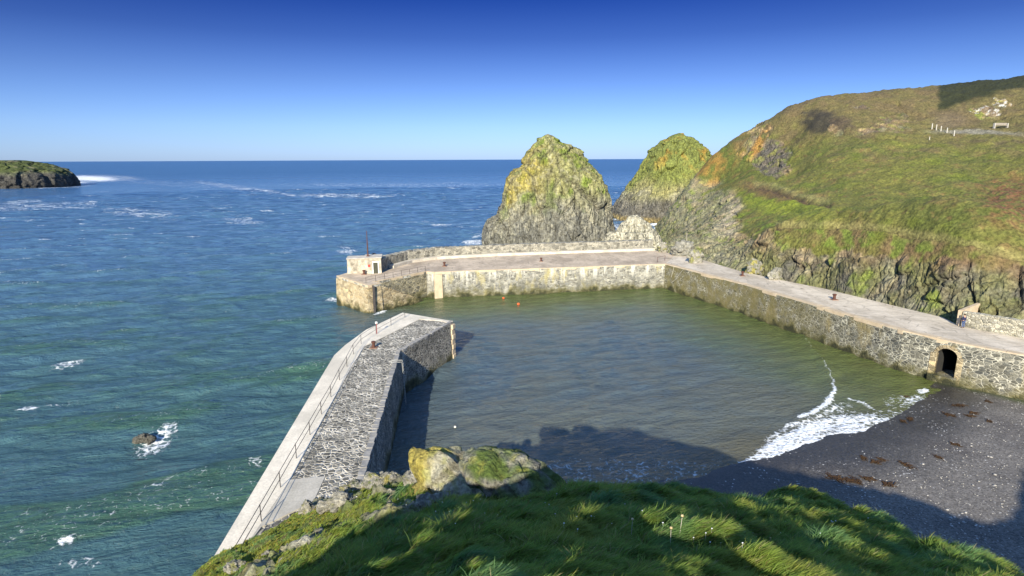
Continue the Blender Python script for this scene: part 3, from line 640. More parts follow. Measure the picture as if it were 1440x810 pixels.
def m_sea():
    a = NM('sea water'); b = a.b
    far = a.n('ShaderNodeVectorMath', operation='LENGTH'); a.L(a.P, far.inputs[0]); dist = far.outputs['Value']
    rot = a.n('ShaderNodeMapping'); a.L(a.P, rot.inputs[0]); rot.inputs['Rotation'].default_value = (0, 0, R(-18)); RP = rot.outputs[0]
    ripple = a.noise(1.3, a.map(RP, (1, 1.8, 1)), det=5, rough=.6, dist=.4); r2 = a.noise(.32, a.map(RP, (.55, 1.7, 1)), det=7, rough=.6, dist=.5); r3 = a.noise(.05, a.map(RP, (.5, 1.6, 1)), det=8, rough=.62)
    calm = a.attr('calm', 'Fac')
    n0 = a.bump(ripple, 1., .30); 
    n1 = a.bump(a.math('MULTIPLY', r2, a.rng(calm, 0, 1, 1, .45)), .9, .9, n0)
    n2 = a.bump(a.math('MULTIPLY', r3, a.rng(dist, 150, 500, 0, 1)), 1., 9., n1)
    fo = a.attr('foam', 'Fac')
    fn = a.noise(1.1, a.map(a.P, (1, 1, 1)), det=10, rough=.8, dist=1.5); cell = a.vor(1.6, a.map(a.P, (1, 1, 1)), rnd=1)
    fp = a.math('ADD', a.math('MULTIPLY', a.math('SUBTRACT', fn, .5), 2.4), a.rng(cell, 0, .22, .25, -.05))
    ff = a.math('MULTIPLY', a.math('MULTIPLY', a.math('SUBTRACT', a.noise(.16, a.map(a.P, (.7, 1.3, 1)), det=8, rough=.75, dist=1.), .5), 3.2), a.rng(dist, 90, 260))
    fp = a.math('ADD', fp, ff)
    fm = a.math('MULTIPLY', a.rng(a.math('ADD', fo, fp), .62, .95), a.rng(fo, .08, .3))
    far1 = a.math('MULTIPLY', a.rng(a.noise(.035, a.map(a.P, (.35, 1.6, 1)), det=8, rough=.72), .66, .72), a.rng(dist, 120, 400, 0, .6))
    fm = a.math('MAXIMUM', fm, far1)
    col = a.mix(1., a.attr('albedo'), a.rng(r2, .3, .7, .8, 1.2), 'MULTIPLY')
    # silt and weed clouds in the harbour
    col = a.mix(a.math('MULTIPLY', a.rng(a.noise(.12, det=4, dist=.6), .45, .62), a.math('MULTIPLY', calm, .22)), col, (.11, .10, .05))
    col = a.mix(fm, col, (.82, .84, .83))
    a.inp(b.inputs['Base Color'], col); a.inp(b.inputs['Roughness'], a.math('MAXIMUM', a.rng(fm, 0, 1, .09, .9), a.rng(dist, 250, 1400, .09, .38))); b.inputs['IOR'].default_value = 1.33
    b.inputs['Specular IOR Level'].default_value = .5
    a.L(a.bump(a.math('MULTIPLY', fm, fn), .5, .08, n2), b.inputs['Normal'])
    return a.m
M['sea'] = m_sea()
build_sea()

# ================================================================== NEAR PIER
def p2(px, py, z=5): return tuple(uz(px, py, z)[:2])
o0, o1, o2, tp = p2(310,768), p2(470,500), p2(566,440), p2(637,452)
iA, iB = p2(563,494), p2(517,655)
def ext(a, b, t): return (a[0]+(b[0]-a[0])*t, a[1]+(b[1]-a[1])*t)
o00 = ext(o0, o1, -.28); iBB = ext(iA, iB, 1.35)
pier = empty('stone_pier', (*ext(o1, iA, .5), 0), 'near stone pier with cobbled top and pale concrete strip below the cliff', 'pier')
def off(root, o):
    o.data.transform(Matrix.Translation(-Vector(root.location))); return o
pw_poly = [o00, o0, o1, p2(485,486), p2(515,464), o2, tp, iA, iB, iBB]
off(pier, MB().prism(pw_poly, -2.5, 4.94, .35).build('wall', M['pierwall'], pier))
c0, c1, c2, c3, c4 = p2(340,775), p2(408,675), p2(495,515), p2(513,487), p2(552,468)
c5 = p2(590,449)
cob = [c1, c2, c3, c4, c5, p2(622,451.8), p2(631,455.3), p2(560,494.5), p2(513,655), iBB, p2(441,706), p2(458,670)]
off(pier, MB().prism(cob, 4.6, 4.99).build('cobbled_deck', M['cobble'], pier))
off(pier, MB().prism([o00, o0, o1, p2(485,486), p2(515,464), o2, tp, p2(631.3,455.1), p2(622.2,451.5), c5, c4, c3, c2, c1, p2(345,770), ext(p2(345,770), c1, -.3)], 4.5, 5.04).build('concrete_strip', M['concrete'], pier))
off(pier, MB().prism([c1, p2(457.5,670), p2(441,705.5), p2(368,741), p2(330,790), p2(345,770)][::1], 4.6, 5.03).build('concrete_pad', M['concrete2'], pier))
b = MB()
def blocks(b, pts, wdt, z0, z1, lmin, lmax, inward, jit=.015, gap=.02):
    for A, B in zip(pts[:-1], pts[1:]):
        A, B = Vector(A), Vector(B); L = (B-A).length; e = (B-A)/L; nn = Vector((-e.y, e.x))*inward; s = 0
        while s < L-.05:
            l = min(random.uniform(lmin, lmax), L-s); c = A+e*(s+l/2)+nn*(wdt/2+random.uniform(-.03, .0)); h = random.uniform(-.02, .03)
            b.box((c.x, c.y, (z0+z1+h)/2), (l-gap, wdt*random.uniform(.85, 1.1), z1-z0+h), math.atan2(e.y, e.x), jit); s += l
blocks(b, [iBB, iB, iA, tp], .5, 4.7, 5.06, .3, 1.0, 1, .035)
off(pier, b.build('coping', M['copingdark'], pier, bevel=.03))
b = MB()
for k in range(9): b.box((tp[0]-.22, tp[1]-.25, -1.4+k*.68+.34), (.75+.2*(k % 2), .65+.2*((k+1) % 2), .64), math.atan2(tp[1]-iA[1], tp[0]-iA[0]), .01)
off(pier, b.build('corner_quoins', M['coping'], pier, bevel=.03))
M['galv'] = m_plain('weathered galvanised steel', (.36, .36, .34), (.22, .22, .2), 5, .6)
# ladder and its grab frame
la = Vector((*p2(560.5,512), 5.0)); e = (Vector(iA)-Vector(iB)).normalized(); nrm = Vector((e.y, -e.x))
lad = empty('ladder', la, 'white metal ladder with looped handrails hanging down the dark inner pier wall', 'ladder')
for s in (-.3, .3):
    q = Vector((e.x*s, e.y*s, 0)); nn3 = Vector((nrm.x, nrm.y, 0))
    bb = MB(); bb.tube(q+nn3*.6+Vector((0, 0, -4.5)), q+nn3*.38+Vector((0, 0, .32)), .022); bb.tube(q+nn3*.38+Vector((0, 0, .32)), q-nn3*.75+Vector((0, 0, .32)), .035); bb.tube(q-nn3*.75+Vector((0, 0, .32)), q-nn3*.75+Vector((0, 0, .02)), .03)
    bb.build('side_rail', M['galv'], lad)
for k in range(13):
    z = .1-k*.35; MB().tube(Vector((-e.x*.3, -e.y*.3, z))+nn3*.52, Vector((e.x*.3, e.y*.3, z))+nn3*.52, .02, n=6).build('rung', M['galv'], lad)
# railing
def railing(name, pts, z, h, rails, mat, label, rr=.022, pr=.03, group=None, tops=None):
    root = empty(name, (pts[0][0], pts[0][1], z), label, 'railing', group); O = Vector(root.location); zz = tops or [z]*len(pts)
    for (x, y), zb in zip(pts, zz): MB().tube(Vector((x, y, zb-.02))-O, Vector((x, y, zb+h))-O, pr, n=8).build('post', mat, root)
    for f in rails:
        b = MB()
        for (a, za), (c, zc) in zip(list(zip(pts, zz))[:-1], list(zip(pts, zz))[1:]): b.tube(Vector((*a, za+h*f))-O, Vector((*c, zc+h*f))-O, rr, n=6)
        b.build('rail', mat, root)
    return root
rp = [p2(*q) for q in [(330,776),(367.7,734),(394.5,686),(417,645),(436,612),(452,583),(465.5,559),(477.5,535),(488,516),(497,498.5),(508,484),(529,470),(550,458),(569.5,447)]]
rp[0] = ext(rp[1], rp[2], -1.05)
railing('railing', rp, 5.04, 1.12, (.5, .97), M['blackiron'], 'black two rail iron railing along the near pier', group=None)
# bollard kinds
def bollard(px, py, label, z=5.0, s=1.0, first=[None]):
    x, y = p2(px, py, z)
    if first[0] is None:
        r = empty('bollard', (x, y, z), label, 'bollard', 'rusty mooring bollards')
        MB().lathe((0, 0, 0), [(.26, 0), (.26, .05), (.19, .1), (.17, .55), (.25, .62), (.27, .72), (.2, .78), (.05, .8)]).build('post', M['rust'], r, smooth=False)
        MB().box((0, 0, .03), (.8, .8, .07)).build('base', M['bollardbase'], r)
        first[0] = r; return r
    return copy_thing(first[0], (x, y, z), 0, label, (s, s, s))
M['bollardbase'] = m_plain('rust stained stone', (.25, .14, .09), (.16, .1, .07), 4)
bollard(525.5, 489, 'rusty bollard standing on the cobbles of the near pier')
bollard(625, 374.5, 'rusty bollard on the breakwater just right of the steps', s=1.15)
bollard(761, 367.5, 'rusty bollard halfway along the breakwater deck')
bollard(1044, 388, 'rusty bollard on the quay nearest its harbour corner', s=1.1)
bollard(1173, 421.5, 'rusty bollard in the middle of the quay edge', s=1.15)
bollard(512, 386, 'rusty red bollard in front of the little hut at the breakwater head', s=1.1)
# lifebuoy post on railing
x, y = p2(530, 469.5); lb = empty('lifebuoy_post', (x, y, 5.04), 'post with a small red and white marker board on the near pier railing', 'marker post')
MB().tube((0, 0, 0), (0, 0, 1.25), .04).build('post', M['redpaint'], lb); MB().box((0, -.03, 1.38), (.26, .06, .26)).build('board', M['whitepaint'], lb, bevel=.01); MB().box((0, -.08, 1.36), (.12, .03, .12)).build('red_patch', M['redpaint'], lb)

# ================================================================== BREAKWATER
bwL, bwF, pil, cor = p2(473,388), p2(517.5,402), p2(611,383), p2(935.5,371.5)
pilR = p2(621,382.5)
inner = [p2(554,377,5.0), p2(580,369.5,5), p2(615,364.6,5), p2(700,360,5), p2(800,356.5,5), p2(921,352.5,5)]
bw = empty('breakwater', (*ext(bwF, cor, .5), 0), 'long stone breakwater with parapet wall across the harbour mouth', 'breakwater')
ul = p2(539,381.5)
def shift(pts, d):   # push a polyline to the left of its direction
    out = []
    for i, p in enumerate(pts):
        a = Vector(pts[max(i-1, 0)]); c = Vector(pts[min(i+1, len(pts)-1)]); e = (c-a).normalized(); out.append((p[0]-e.y*d, p[1]+e.x*d))
    return out
back = shift([ul]+inner, 3.4)
# stair recess along the head's harbour side
ed = (Vector(pil)-Vector(bwF)); EL = ed.length; ed.normalize(); en = Vector((-ed.y, ed.x))   # inward normal
def along(s, d=0): v = Vector(bwF)+ed*s+en*d; return (v.x, v.y)
SW = 1.9; S0 = EL*.28; S1 = EL*.98
main = [bwL, along(0, 0), along(S0-1.5, 0), along(S0-1.5, SW), along(S1, SW), pil, pilR, cor, p2(950,357), back[-1]]+back[::-1][1:]+[p2(490,382.5)]
off(bw, MB().prism(main, -3, 4.94, .3).build('wall', M['farwall'], bw))
# tan facing of the head (sits 6 cm proud)
def facing(b, A, B, z0, z1, th=.08, grow=.33):
    A, B = Vector(A), Vector(B); e = (B-A).normalized(); nn = Vector((e.y, -e.x)); A2 = A+nn*th; B2 = B+nn*th
    vs = [(A.x, A.y, z1), (B.x, B.y, z1), (B2.x, B2.y, z1), (A2.x, A2.y, z1)]; g = nn*grow
    vb = [(A.x, A.y, z0), (B.x, B.y, z0), (B2.x+g.x, B2.y+g.y, z0), (A2.x+g.x, A2.y+g.y, z0)]
    T = [b.bm.verts.new(v) for v in vs]; Bt = [b.bm.verts.new(v) for v in vb]
    b.bm.faces.new(T); b.bm.faces.new(Bt[::-1])
    for i in range(4): j = (i+1) % 4; b.bm.faces.new((Bt[i], Bt[j], T[j], T[i]))
b = MB(); facing(b, bwL, bwF, -3, 4.6); facing(b, bwF, along(S0-1.6), -3, 4.6); off(bw, b.build('head_facing', M['headwall'], bw))
b = MB(); facing(b, along(S1+.05, -.1), pilR, -3, 4.6, .25); off(bw, b.build('pilaster', M['coping'], bw))
b = MB(); facing(b, along(S0-1.4, SW-.02), along(S1-.1, SW-.02), -3, 4.55, .05, .1); off(bw, b.build('stair_back_wall', M['stepwall'], bw))
b = MB(); ns = 22
for k in range(ns):
    sa = S0-1.45+(S1-S0+.2)*k/ns*.86; sb = S0-1.45+(S1-S0+.2)*(k+1)/ns*.86; zt = 4.7-(k+1)*4.5/ns
    b.prism([along(sa), along(sb-.01), along(sb-.01, SW-.1), along(sa, SW-.1)], -3, zt)
off(bw, b.build('steps', M['stepstone'] if 'stepstone' in M else M['headwall'], bw))
# decking
deck = [bwL, bwF, along(S0-1.5), along(S0-1.5, SW), along(S1, SW), pil, pilR, cor, p2(950,357)]+inner[::-1]+[ul, p2(490,383)]
off(bw, MB().prism(deck, 4.7, 5.0).build('deck', M['bwdeck'], bw))
b = MB(); blocks(b, [pilR, cor], .9, 4.62, 5.06, 1.2, 2.2, 1, .008); blocks(b, [bwL, along(0), along(S0-1.5)], .8, 4.62, 5.06, .9, 1.6, 1, .008); blocks(b, [along(S0-1.5, SW), along(S1, SW), pil, pilR], .6, 4.62, 5.05, .9, 1.6, 1, .008)
off(bw, b.build('coping', M['coping'], bw))
# ledge and parapet
led = shift(inner, 1.2)
b = MB()
for i in range(len(inner)-1): b.prism([inner[i], inner[i+1], led[i+1], led[i]], 4.8, 5.55)
off(bw, b.build('ledge', M['bench_ledge'], bw))
def rough_wall(name, line, th, z0, z1, mat, root, step=.45, jz=.12, left=1, cap=None):
    """rubble wall with an uneven top following a polyline"""
    P = []
    for A, B in zip(line[:-1], line[1:]):
        L = math.hypot(B[0]-A[0], B[1]-A[1]); k = max(1, int(L/step))
        for i in range(k): P.append(ext(A, B, i/k))
    P.append(line[-1]); Q = shift(P, th*left); b = MB(); bm = b.bm; rows = []
    for i, (p, q) in enumerate(zip(P, Q)):
        t = i/max(1, len(P)-1); zz = (z1(t) if callable(z1) else z1)
        j = [random.uniform(-jz, jz) for _ in range(3)]; u = [random.uniform(-.06, .06) for _ in range(4)]
        m = ((p[0]+q[0])/2, (p[1]+q[1])/2)
        rows.append([bm.verts.new(v) for v in [(p[0], p[1], z0), (p[0]+u[0], p[1]+u[1], (z0+zz)/2), (p[0], p[1], zz+j[0]-.08), (m[0], m[1], zz+j[1]), (q[0], q[1], zz+j[2]-.08), (q[0], q[1], z0)]])
    for A, B in zip(rows[:-1], rows[1:]):
        for k in range(5): bm.faces.new((A[k], B[k], B[k+1], A[k+1]))
    bm.faces.new(rows[0]); bm.faces.new(rows[-1][::-1])
    o = b.build(name, mat, root); 
    return off(root, o) if root else o
par = [ul]+led; par[1] = ext(par[1], par[2], .05)
rough_wall('parapet', [p2(538,381)]+shift(inner, 1.25), 1.7, 4.5, 7.35, M['parapet'], bw)
# hut at the head
hx, hy = p2(514, 384.5); hr = math.atan2(ed.y, ed.x)-R(38)
hut = empty('harbour_hut', (hx, hy, 5.0), 'small limewashed stone hut with a dark door on the breakwater head', 'hut', rz=R(10))
hm = MB(); hm.prism([(-3.3, .4), (0, .4), (0, 3.8), (-3.3, 3.8)], -.05, 2.75, .06); hm.build('wall', M['render'], hut, bevel=.06)
MB().prism([(.005, -.35), (3.0, -.35), (3.0, 3.9), (.005, 3.9)], -.05, 2.9, .05).build('front_room', M['render'], hut, bevel=.05)
MB().box((1.95, -.42, 1.05), (.85, .08, 2.0)).build('door', M['darkdoor'], hut)
b = MB(); b.box((1.43, -.43, 1.05), (.14, .14, 2.2)); b.box((2.47, -.43, 1.05), (.14, .14, 2.2)); b.box((1.95, -.43, 2.2), (1.18, .14, .14)); b.build('door_frame', M['whitepaint'], hut)
MB().box((1.5, 1.8, 2.96), (3.3, 4.5, .12)).build('roof', M['bench_ledge'], hut, bevel=.02); MB().box((-1.72, 2.1, 2.80), (3.42, 3.6, .12)).build('roof', M['bench_ledge'], hut, bevel=.02)
MB().box((.75, -.41, 1.5), (.4, .06, .45)).build('notice_plate', M['redpaint'], hut)
x, y = p2(517.3, 361.5, 7.75)[0], hy+2.6
q = uy(517.5, 362, hy+1.6); mst = empty('mast', (q[0], q[1], 8.0), 'tall rust red signal mast rising from the hut roof', 'mast')
MB().tube((0, 0, 0), (0, 0, 2.6), .14, .11).build('pole', M['rust'], mst); MB().tube((0, 0, 2.6), (0, 0, 4.9), .085, .06).build('top_pole', M['rust'], mst); MB().box((0, 0, .1), (.5, .5, .2)).build('foot', M['rust'], mst)
q = uy(526, 360, hy+4.4)
sb = MB().lathe((0, 0, 0), [(.75, 0), (.8, .5), (.6, .95), (.25, 1.2), (.05, 1.25)]).build('iron_dome', M['blackiron'], None, smooth=True); sb.location = (q[0], q[1], 7.0); tag(sb, 'dark rounded iron cover showing above the hut roof beside the parapet', 'cover')
# railing above the steps
rs = [along(S0-3.2, SW+.15)]+[along(S0-1.0+(S1-S0+1)*k/6, SW+.25) for k in range(7)]
railing('railing', rs, 5.02, 1.05, (.5, .97), M['blackiron'], 'thin dark railing guarding the steps at the breakwater head', .02, .035)
# rubbing post and drain on the head
x, y = along(.9, -.32); tp_ = MB().box((x, y, 1.7), (.42, .34, 6.2), hr).build('fender_post', M['blackiron'], None, bevel=.03); tag(tp_, 'black timber fender standing against the corner of the breakwater head', 'fender')

# ================================================================== QUAY
qe = [cor, p2(1045,400), p2(1160,434), p2(1270,466), p2(1353,484.5), p2(1440,500.5)]; qe.append(ext(qe[-2], qe[-1], 3.2))
qb = [p2(950,357.5), p2(986,365), p2(1040,381), p2(1099,394), p2(1160,406), p2(1270,433), p2(1325,446), p2(1351,459), p2(1440,476)]; qb.append(ext(qb[-2], qb[-1], 2.6))
quay = empty('stone_quay', (*qe[2], 0), 'stone quay with pale paving and an arched opening under the cliff', 'quay')
off(quay, MB().prism(qe+qb[::-1], 4.7, 5.0).build('deck', M['quaydeck'], quay))
b = MB(); blocks(b, qe, .95, 4.6, 5.10, 1.2, 2.4, 1, .01); off(quay, b.build('coping', M['coping'], quay))
# wall face with a real arched opening
A5 = Vector(qe[4]); A4 = Vector(qe[3]); eq = (A5-A4).normalized()
aL = Vector(uz(1318.5, 483+0, 5)[:2]); 
def sproj(px, py, z):
    # distance along the wall line where the pixel ray crosses the wall plane
    d = ray(px, py); nn = Vector((-eq.y, eq.x)); t = nn.dot(A4)/(nn.x*d[0]+nn.y*d[1]); p = Vector((d[0]*t, d[1]*t)); return (p-A4).dot(eq), H+d[2]*t
s0, zz0 = sproj(1321, 491, 0); s1, zz1 = sproj(1347, 505, 0); _, zb = sproj(1345, 523, 0); _, ztop = sproj(1330, 489, 0)
s0 -= .1
print('ARCH', s0, s1, zz0, zz1, zb, ztop)
ZT = min(ztop, 4.15); rad = (s1-s0)/2; sm = (s0+s1)/2; ZS = ZT-rad*.75
def archz(s):
    q = max(0., 1-((s-sm)/rad)**2); return ZS+(ZT-ZS)*math.sqrt(q)
def wallpt(s, z, dd=0):
    g = .35*(4.94-z)/7.4; v = A4+eq*s+Vector((eq.y, -eq.x))*(g+dd); return (v.x, v.y, z)
b = MB(); ns = 20; zs = -2.5
LA = (A5-A4).length
b.poly([wallpt(-0.0, zs), wallpt(s0, zs), wallpt(s0, 4.94), wallpt(0, 4.94)]); b.poly([wallpt(s1, zs), wallpt(LA, zs), wallpt(LA, 4.94), wallpt(s1, 4.94)])
for k in range(ns):
    a0 = s0+(s1-s0)*k/ns; a1 = s0+(s1-s0)*(k+1)/ns; b.poly([wallpt(a0, archz(a0)), wallpt(a1, archz(a1)), wallpt(a1, 4.94), wallpt(a0, 4.94)])
for P_, Q_ in zip(qe[:-1], qe[1:]):
    if P_ == qe[3]: continue
    P_, Q_ = Vector(P_), Vector(Q_); e2 = (Q_-P_).normalized(); g = Vector((e2.y, -e2.x))*.35
    b.poly([(P_.x+g.x, P_.y+g.y, zs), (Q_.x+g.x, Q_.y+g.y, zs), (Q_.x, Q_.y, 4.94), (P_.x, P_.y, 4.94)])
off(quay, b.build('wall', M['quaywall'], quay))
b = MB(); pts = [(s0, zs)]+[(s0+(s1-s0)*k/ns, archz(s0+(s1-s0)*k/ns)) for k in range(ns+1)]+[(s1, zs)]
for (a0, z0_), (a1, z1_) in zip(pts[:-1], pts[1:]): b.poly([wallpt(a0, z0_, -.005), wallpt(a1, z1_, -.005), wallpt(a1, z1_, -9), wallpt(a0, z0_, -9)])
b.poly([wallpt(s, z, -9) for s, z in pts])
off(quay, b.build('tunnel', M['dark'], quay))
b = MB(); b.prism([wallpt(s0-.5, 0, .5)[:2], wallpt(s1+.3, 0, .35)[:2], wallpt(s1+.1, 0, -3)[:2], wallpt(s0-.1, 0, -3)[:2]], -1, [.75, .95, 1.0, .8]); off(quay, b.build('sill', M['quaywall'], quay))
b = MB(); seg = [(s0, zb-.8, s0, ZS)]
def vous(sA, zA, sB, zB, w_=.35):
    # block following the opening edge
    t = Vector((sB-sA, zB-zA)); L = t.length; t /= L; o_ = Vector((-t.y, t.x)); v = [(sA, zA), (sB, zB), (sB+o_.x*w_, zB+o_.y*w_), (sA+o_.x*w_, zA+o_.y*w_)]
    F1 = [b.bm.verts.new(wallpt(s, z, .09)) for s, z in v]; F2 = [b.bm.verts.new(wallpt(s, z, -.3)) for s, z in v]
    b.bm.faces.new(F1); b.bm.faces.new(F2[::-1])
    for i in range(4): j = (i+1) % 4; b.bm.faces.new((F2[i], F2[j], F1[j], F1[i]))
vous(s0, -1., s0, ZS, .7)
for k in range(9):
    a0 = math.pi-math.pi*k/9; a1 = math.pi-math.pi*(k+1)/9; vous(sm+rad*math.cos(a0), ZS+(ZT-ZS)*math.sin(a0), sm+rad*math.cos(a1), ZS+(ZT-ZS)*math.sin(a1), .4)
vous(s1, ZS, s1, -1., .55)
off(quay, b.build('arch_surround', M['archstone'] if 'archstone' in M else M['headwall'], quay))
# retaining wall at the right
rw0, rw1 = p2(1351,458.5), p2(1440,475.5)
rwall = empty('retaining_wall', (*rw0, 5), 'pale rubble retaining wall beside the standing person', 'wall')
rough_wall('masonry', [rw0, rw1, ext(rw0, rw1, 2.2)], .8, 4.9, lambda t: 6.95+.3*t, M['drystone'], rwall, step=.4, jz=.07)
e_ = (Vector(rw1)-Vector(rw0)).normalized(); n_ = Vector((-e_.y, e_.x)); q0 = Vector(rw0)-e_*.12
off(rwall, MB().prism([tuple(q0), tuple(q0-e_*.4), tuple(q0-e_*.4+n_*6.5), tuple(q0+n_*6.5)], 4.9, [7.0, 7.0, 7.2, 7.2]).build('end_wall', M['coping'], rwall))

# ================================================================== ROCKS
def boulder(px, py, size, label, seed, pal='grey', hit='f', z=None, rz=0, cat='rock', name='boulder', group=None, sub=5, sink=.25, tilt=0, amp=1.):
    if hit == 'f': p = fhit(px, py)
    elif hit == 'h': p = hhit(px, py)
    else: p = uz(px, py, z)
    bm = bmesh.new(); bmesh.ops.create_icosphere(bm, subdivisions=sub, radius=1); me = bpy.data.meshes.new(name)
    V = np.array([v.co[:] for v in bm.verts]); S = np.array(size); W = V*S*.5; Q = W+seed*13.7; s = max(size)
    f1, e1, c1 = facet(Q, s*.35, seed % 9); f2, e2, c2 = facet(Q, s*.14, (seed+2) % 9)
    d = (f1*.13+f2*.05-.03*np.exp(-e2/.1)+fbm(Q, s*.3, 4)*.06)*s*amp; W = W+V*d[:, None]
    if tilt: c, s2 = math.cos(tilt), math.sin(tilt); W = np.stack([W[:, 0]*c+W[:, 2]*s2, W[:, 1], -W[:, 0]*s2+W[:, 2]*c], 1)
    g = fbm(Q+3, s*.3, 4); g2 = fbm(Q+8, s*.1, 3); C = np.tile([.24, .23, .19], (len(W), 1)); C = mixc(C, [.38, .36, .29], sst(-.1, .3, g2))
    if pal == 'yellow':
        rel = W/(S*.5)
        C = mixc(C, [.50, .47, .34], sst(-.4, .2, g)*.85); C = mixc(C, [.47, .38, .05], sst(-.1, -.6, rel[:, 0]+g*.7)*.8)
        C = mixc(C, [.30, .31, .06], sst(.0, .3, g2)*.5); C = mixc(C, [.12, .16, .025], sst(.25, .8, rel[:, 1]+rel[:, 0]*.7+g*.4)*.9)
        C = mixc(C, [.05, .045, .03], np.exp(-e1/.05)*.5)
    elif pal == 'lichen': C = mixc(C, [.38, .33, .06], sst(0, .3, g)*.8); C = mixc(C, [.13, .17, .03], sst(.05, .4, -g2)*.8)
    elif pal == 'moss': C = mixc(C, [.10, .15, .025], sst(-.35, .05, g)*.95); C = mixc(C, [.25, .25, .05], sst(.1, .4, g2)*.7)
    elif pal == 'pale': C = mixc(C, [.28, .28, .06], sst(.05, .35, -g)*.7); C = mixc(C, [.46, .43, .34], sst(-.2, .3, g)*.8)
    elif pal == 'dark': C = C*.45
    for v, q in zip(bm.verts, W): v.co = q
    bm.to_mesh(me); bm.free()
    for pg in me.polygons: pg.use_smooth = sub > 4
    at = me.attributes.new('albedo', 'FLOAT_COLOR', 'POINT'); at.data.foreach_set('color', np.concatenate([C, np.ones((len(C), 1))], 1).astype(np.float32).ravel())
    at = me.attributes.new('rock', 'FLOAT', 'POINT'); at.data.foreach_set('value', np.ones(len(C), np.float32)*.3)
    o = link(name, me, M['boulder']); o.location = (p[0], p[1], p[2]+size[2]*(.5-sink-(.14 if hit == 'f' and size[0] < 2.5 else 0))); o.rotation_euler.z = rz
    return tag(o, label, cat, group)
boulder(654, 694, (4.9, 2.4, 2.1), 'largest yellow lichened boulder crowning the outcrop above the pier wall', 3, 'yellow', rz=R(-25), sub=6, tilt=R(20), sink=.30, amp=.6)
boulder(727, 700, (3.8, 2.2, 1.6), 'mossy dark green boulder on the right slope of the outcrop', 4, 'moss', rz=R(-30), tilt=R(16), amp=.55, sub=6)
boulder(548, 662, (.9, .8, 1.1), 'small upright pale rock left of the big yellow boulder', 5, 'pale', rz=.4)
boulder(582, 664, (1.0, .8, .8), 'squat pale rock close against the big yellow boulder', 6, 'pale', rz=1)
boulder(536, 680, (1.6, 1.0, .8), 'grey mossy rock on the turf below the small pale rocks', 7, 'lichen')
boulder(500, 692, (1.5, .9, .7), 'orange stained rock near the pier end of the outcrop', 8, 'lichen', rz=.3)
boulder(433, 719, (.8, .6, 1.0), 'rounded white rock where the turf meets the pier cobbles', 9, 'pale')
boulder(480, 712, (2.0, .8, .7), 'long whitish rock at the shadow edge on the left turf', 10, 'pale', rz=.2)
boulder(628, 708, (1.0, .7, .5), 'small white rock in the shaded turf under the big boulder', 11, 'pale')
boulder(680, 692, (1.3, .7, .6), 'flat grey slab in shaded turf just below the mossy boulder', 12, 'grey', rz=-.4)
boulder(655, 700, (.9, .6, .45), 'grey slab left of the flat one in the shaded turf', 13, 'grey', rz=-.5)
boulder(593, 716, (1.2, .6, .5), 'grey shard rock lowest in the shaded outcrop', 14, 'grey', rz=.5)
boulder(377, 781, (.45, .35, .3), 'lone white rock on the sunny turf at bottom left', 15, 'pale')
boulder(330, 800, (.9, .6, .4), 'pale crumbling rock at the bottom left edge of the turf', 16, 'pale')
for i, (px, py, sz, lb, z) in enumerate([(1410,545,(2.2,1.8,1.6),'brown boulder at the foot of the quay wall on the right',0.1),(1432,552,(2.4,1.8,1.8),'boulder cut by the right edge of the photo under the quay wall',0.2),(1392,540,(1.3,1.1,.8),'small weedy boulder left of the brown ones at the quay foot',0.1),(1330,526,(1.5,1.0,.6),'low weedy rock lying just before the arched opening',0.)]):
    boulder(px, py, sz, lb, 20+i, 'lichen' if i < 2 else 'dark', hit='z', z=z, sub=5)
boulder(978, 369, (3.6, 2.2, 3.4), 'pale wedge of rock at the back of the quay near its corner', 31, 'pale', hit='z', z=5, rz=.6, tilt=-.5)
boulder(1090, 392, (3.2, 2.0, 2.4), 'whitish pointed rock behind the first quay bollard', 32, 'pale', hit='z', z=5, rz=.8)
boulder(932, 354, (2.2, 2.6, 3.0), 'pale rock at the junction of parapet and cliff', 33, 'pale', hit='z', z=5)
boulder(1060, 384, (3.0, 2.6, 3.6), 'rounded greenish boulder against the cliff behind the quay', 34, 'lichen', hit='z', z=5)
boulder(203, 620, (2.0, 1.2, .9), 'brown rock awash in foam in the open water left of the pier', 35, 'dark', hit='z', z=-.15)
boulder(960, 359, (5.5, 3.5, 4.2), 'dark domed rock at the root of the breakwater', 36, 'grey', hit='z', z=5)

# ================================================================== SMALL THINGS
def buoy(px, py, mat, label, r=.22):
    p = uz(px, py, 0); o = empty('buoy', (p[0], p[1], .03), label, 'buoy', 'mooring buoys in the harbour')
    MB().sphere((0, 0, .1), r, (1, 1, .9), 3).build('float', mat, o, smooth=True); MB().tube((0, 0, .25), (0, 0, .42), .03).build('eye', M['blackiron'], o); return o
buoy(708, 420, M['orange'], 'orange buoy furthest left of the two near the breakwater'); buoy(729, 428.5, M['orange'], 'orange buoy nearer to the camera and right of its twin', .26)
buoy(640, 602, M['cream'], 'pale cream buoy floating by the near pier', .12)
M['palewood'] = m_plain('bleached timber', (.5, .48, .42), (.36, .34, .3), 5)
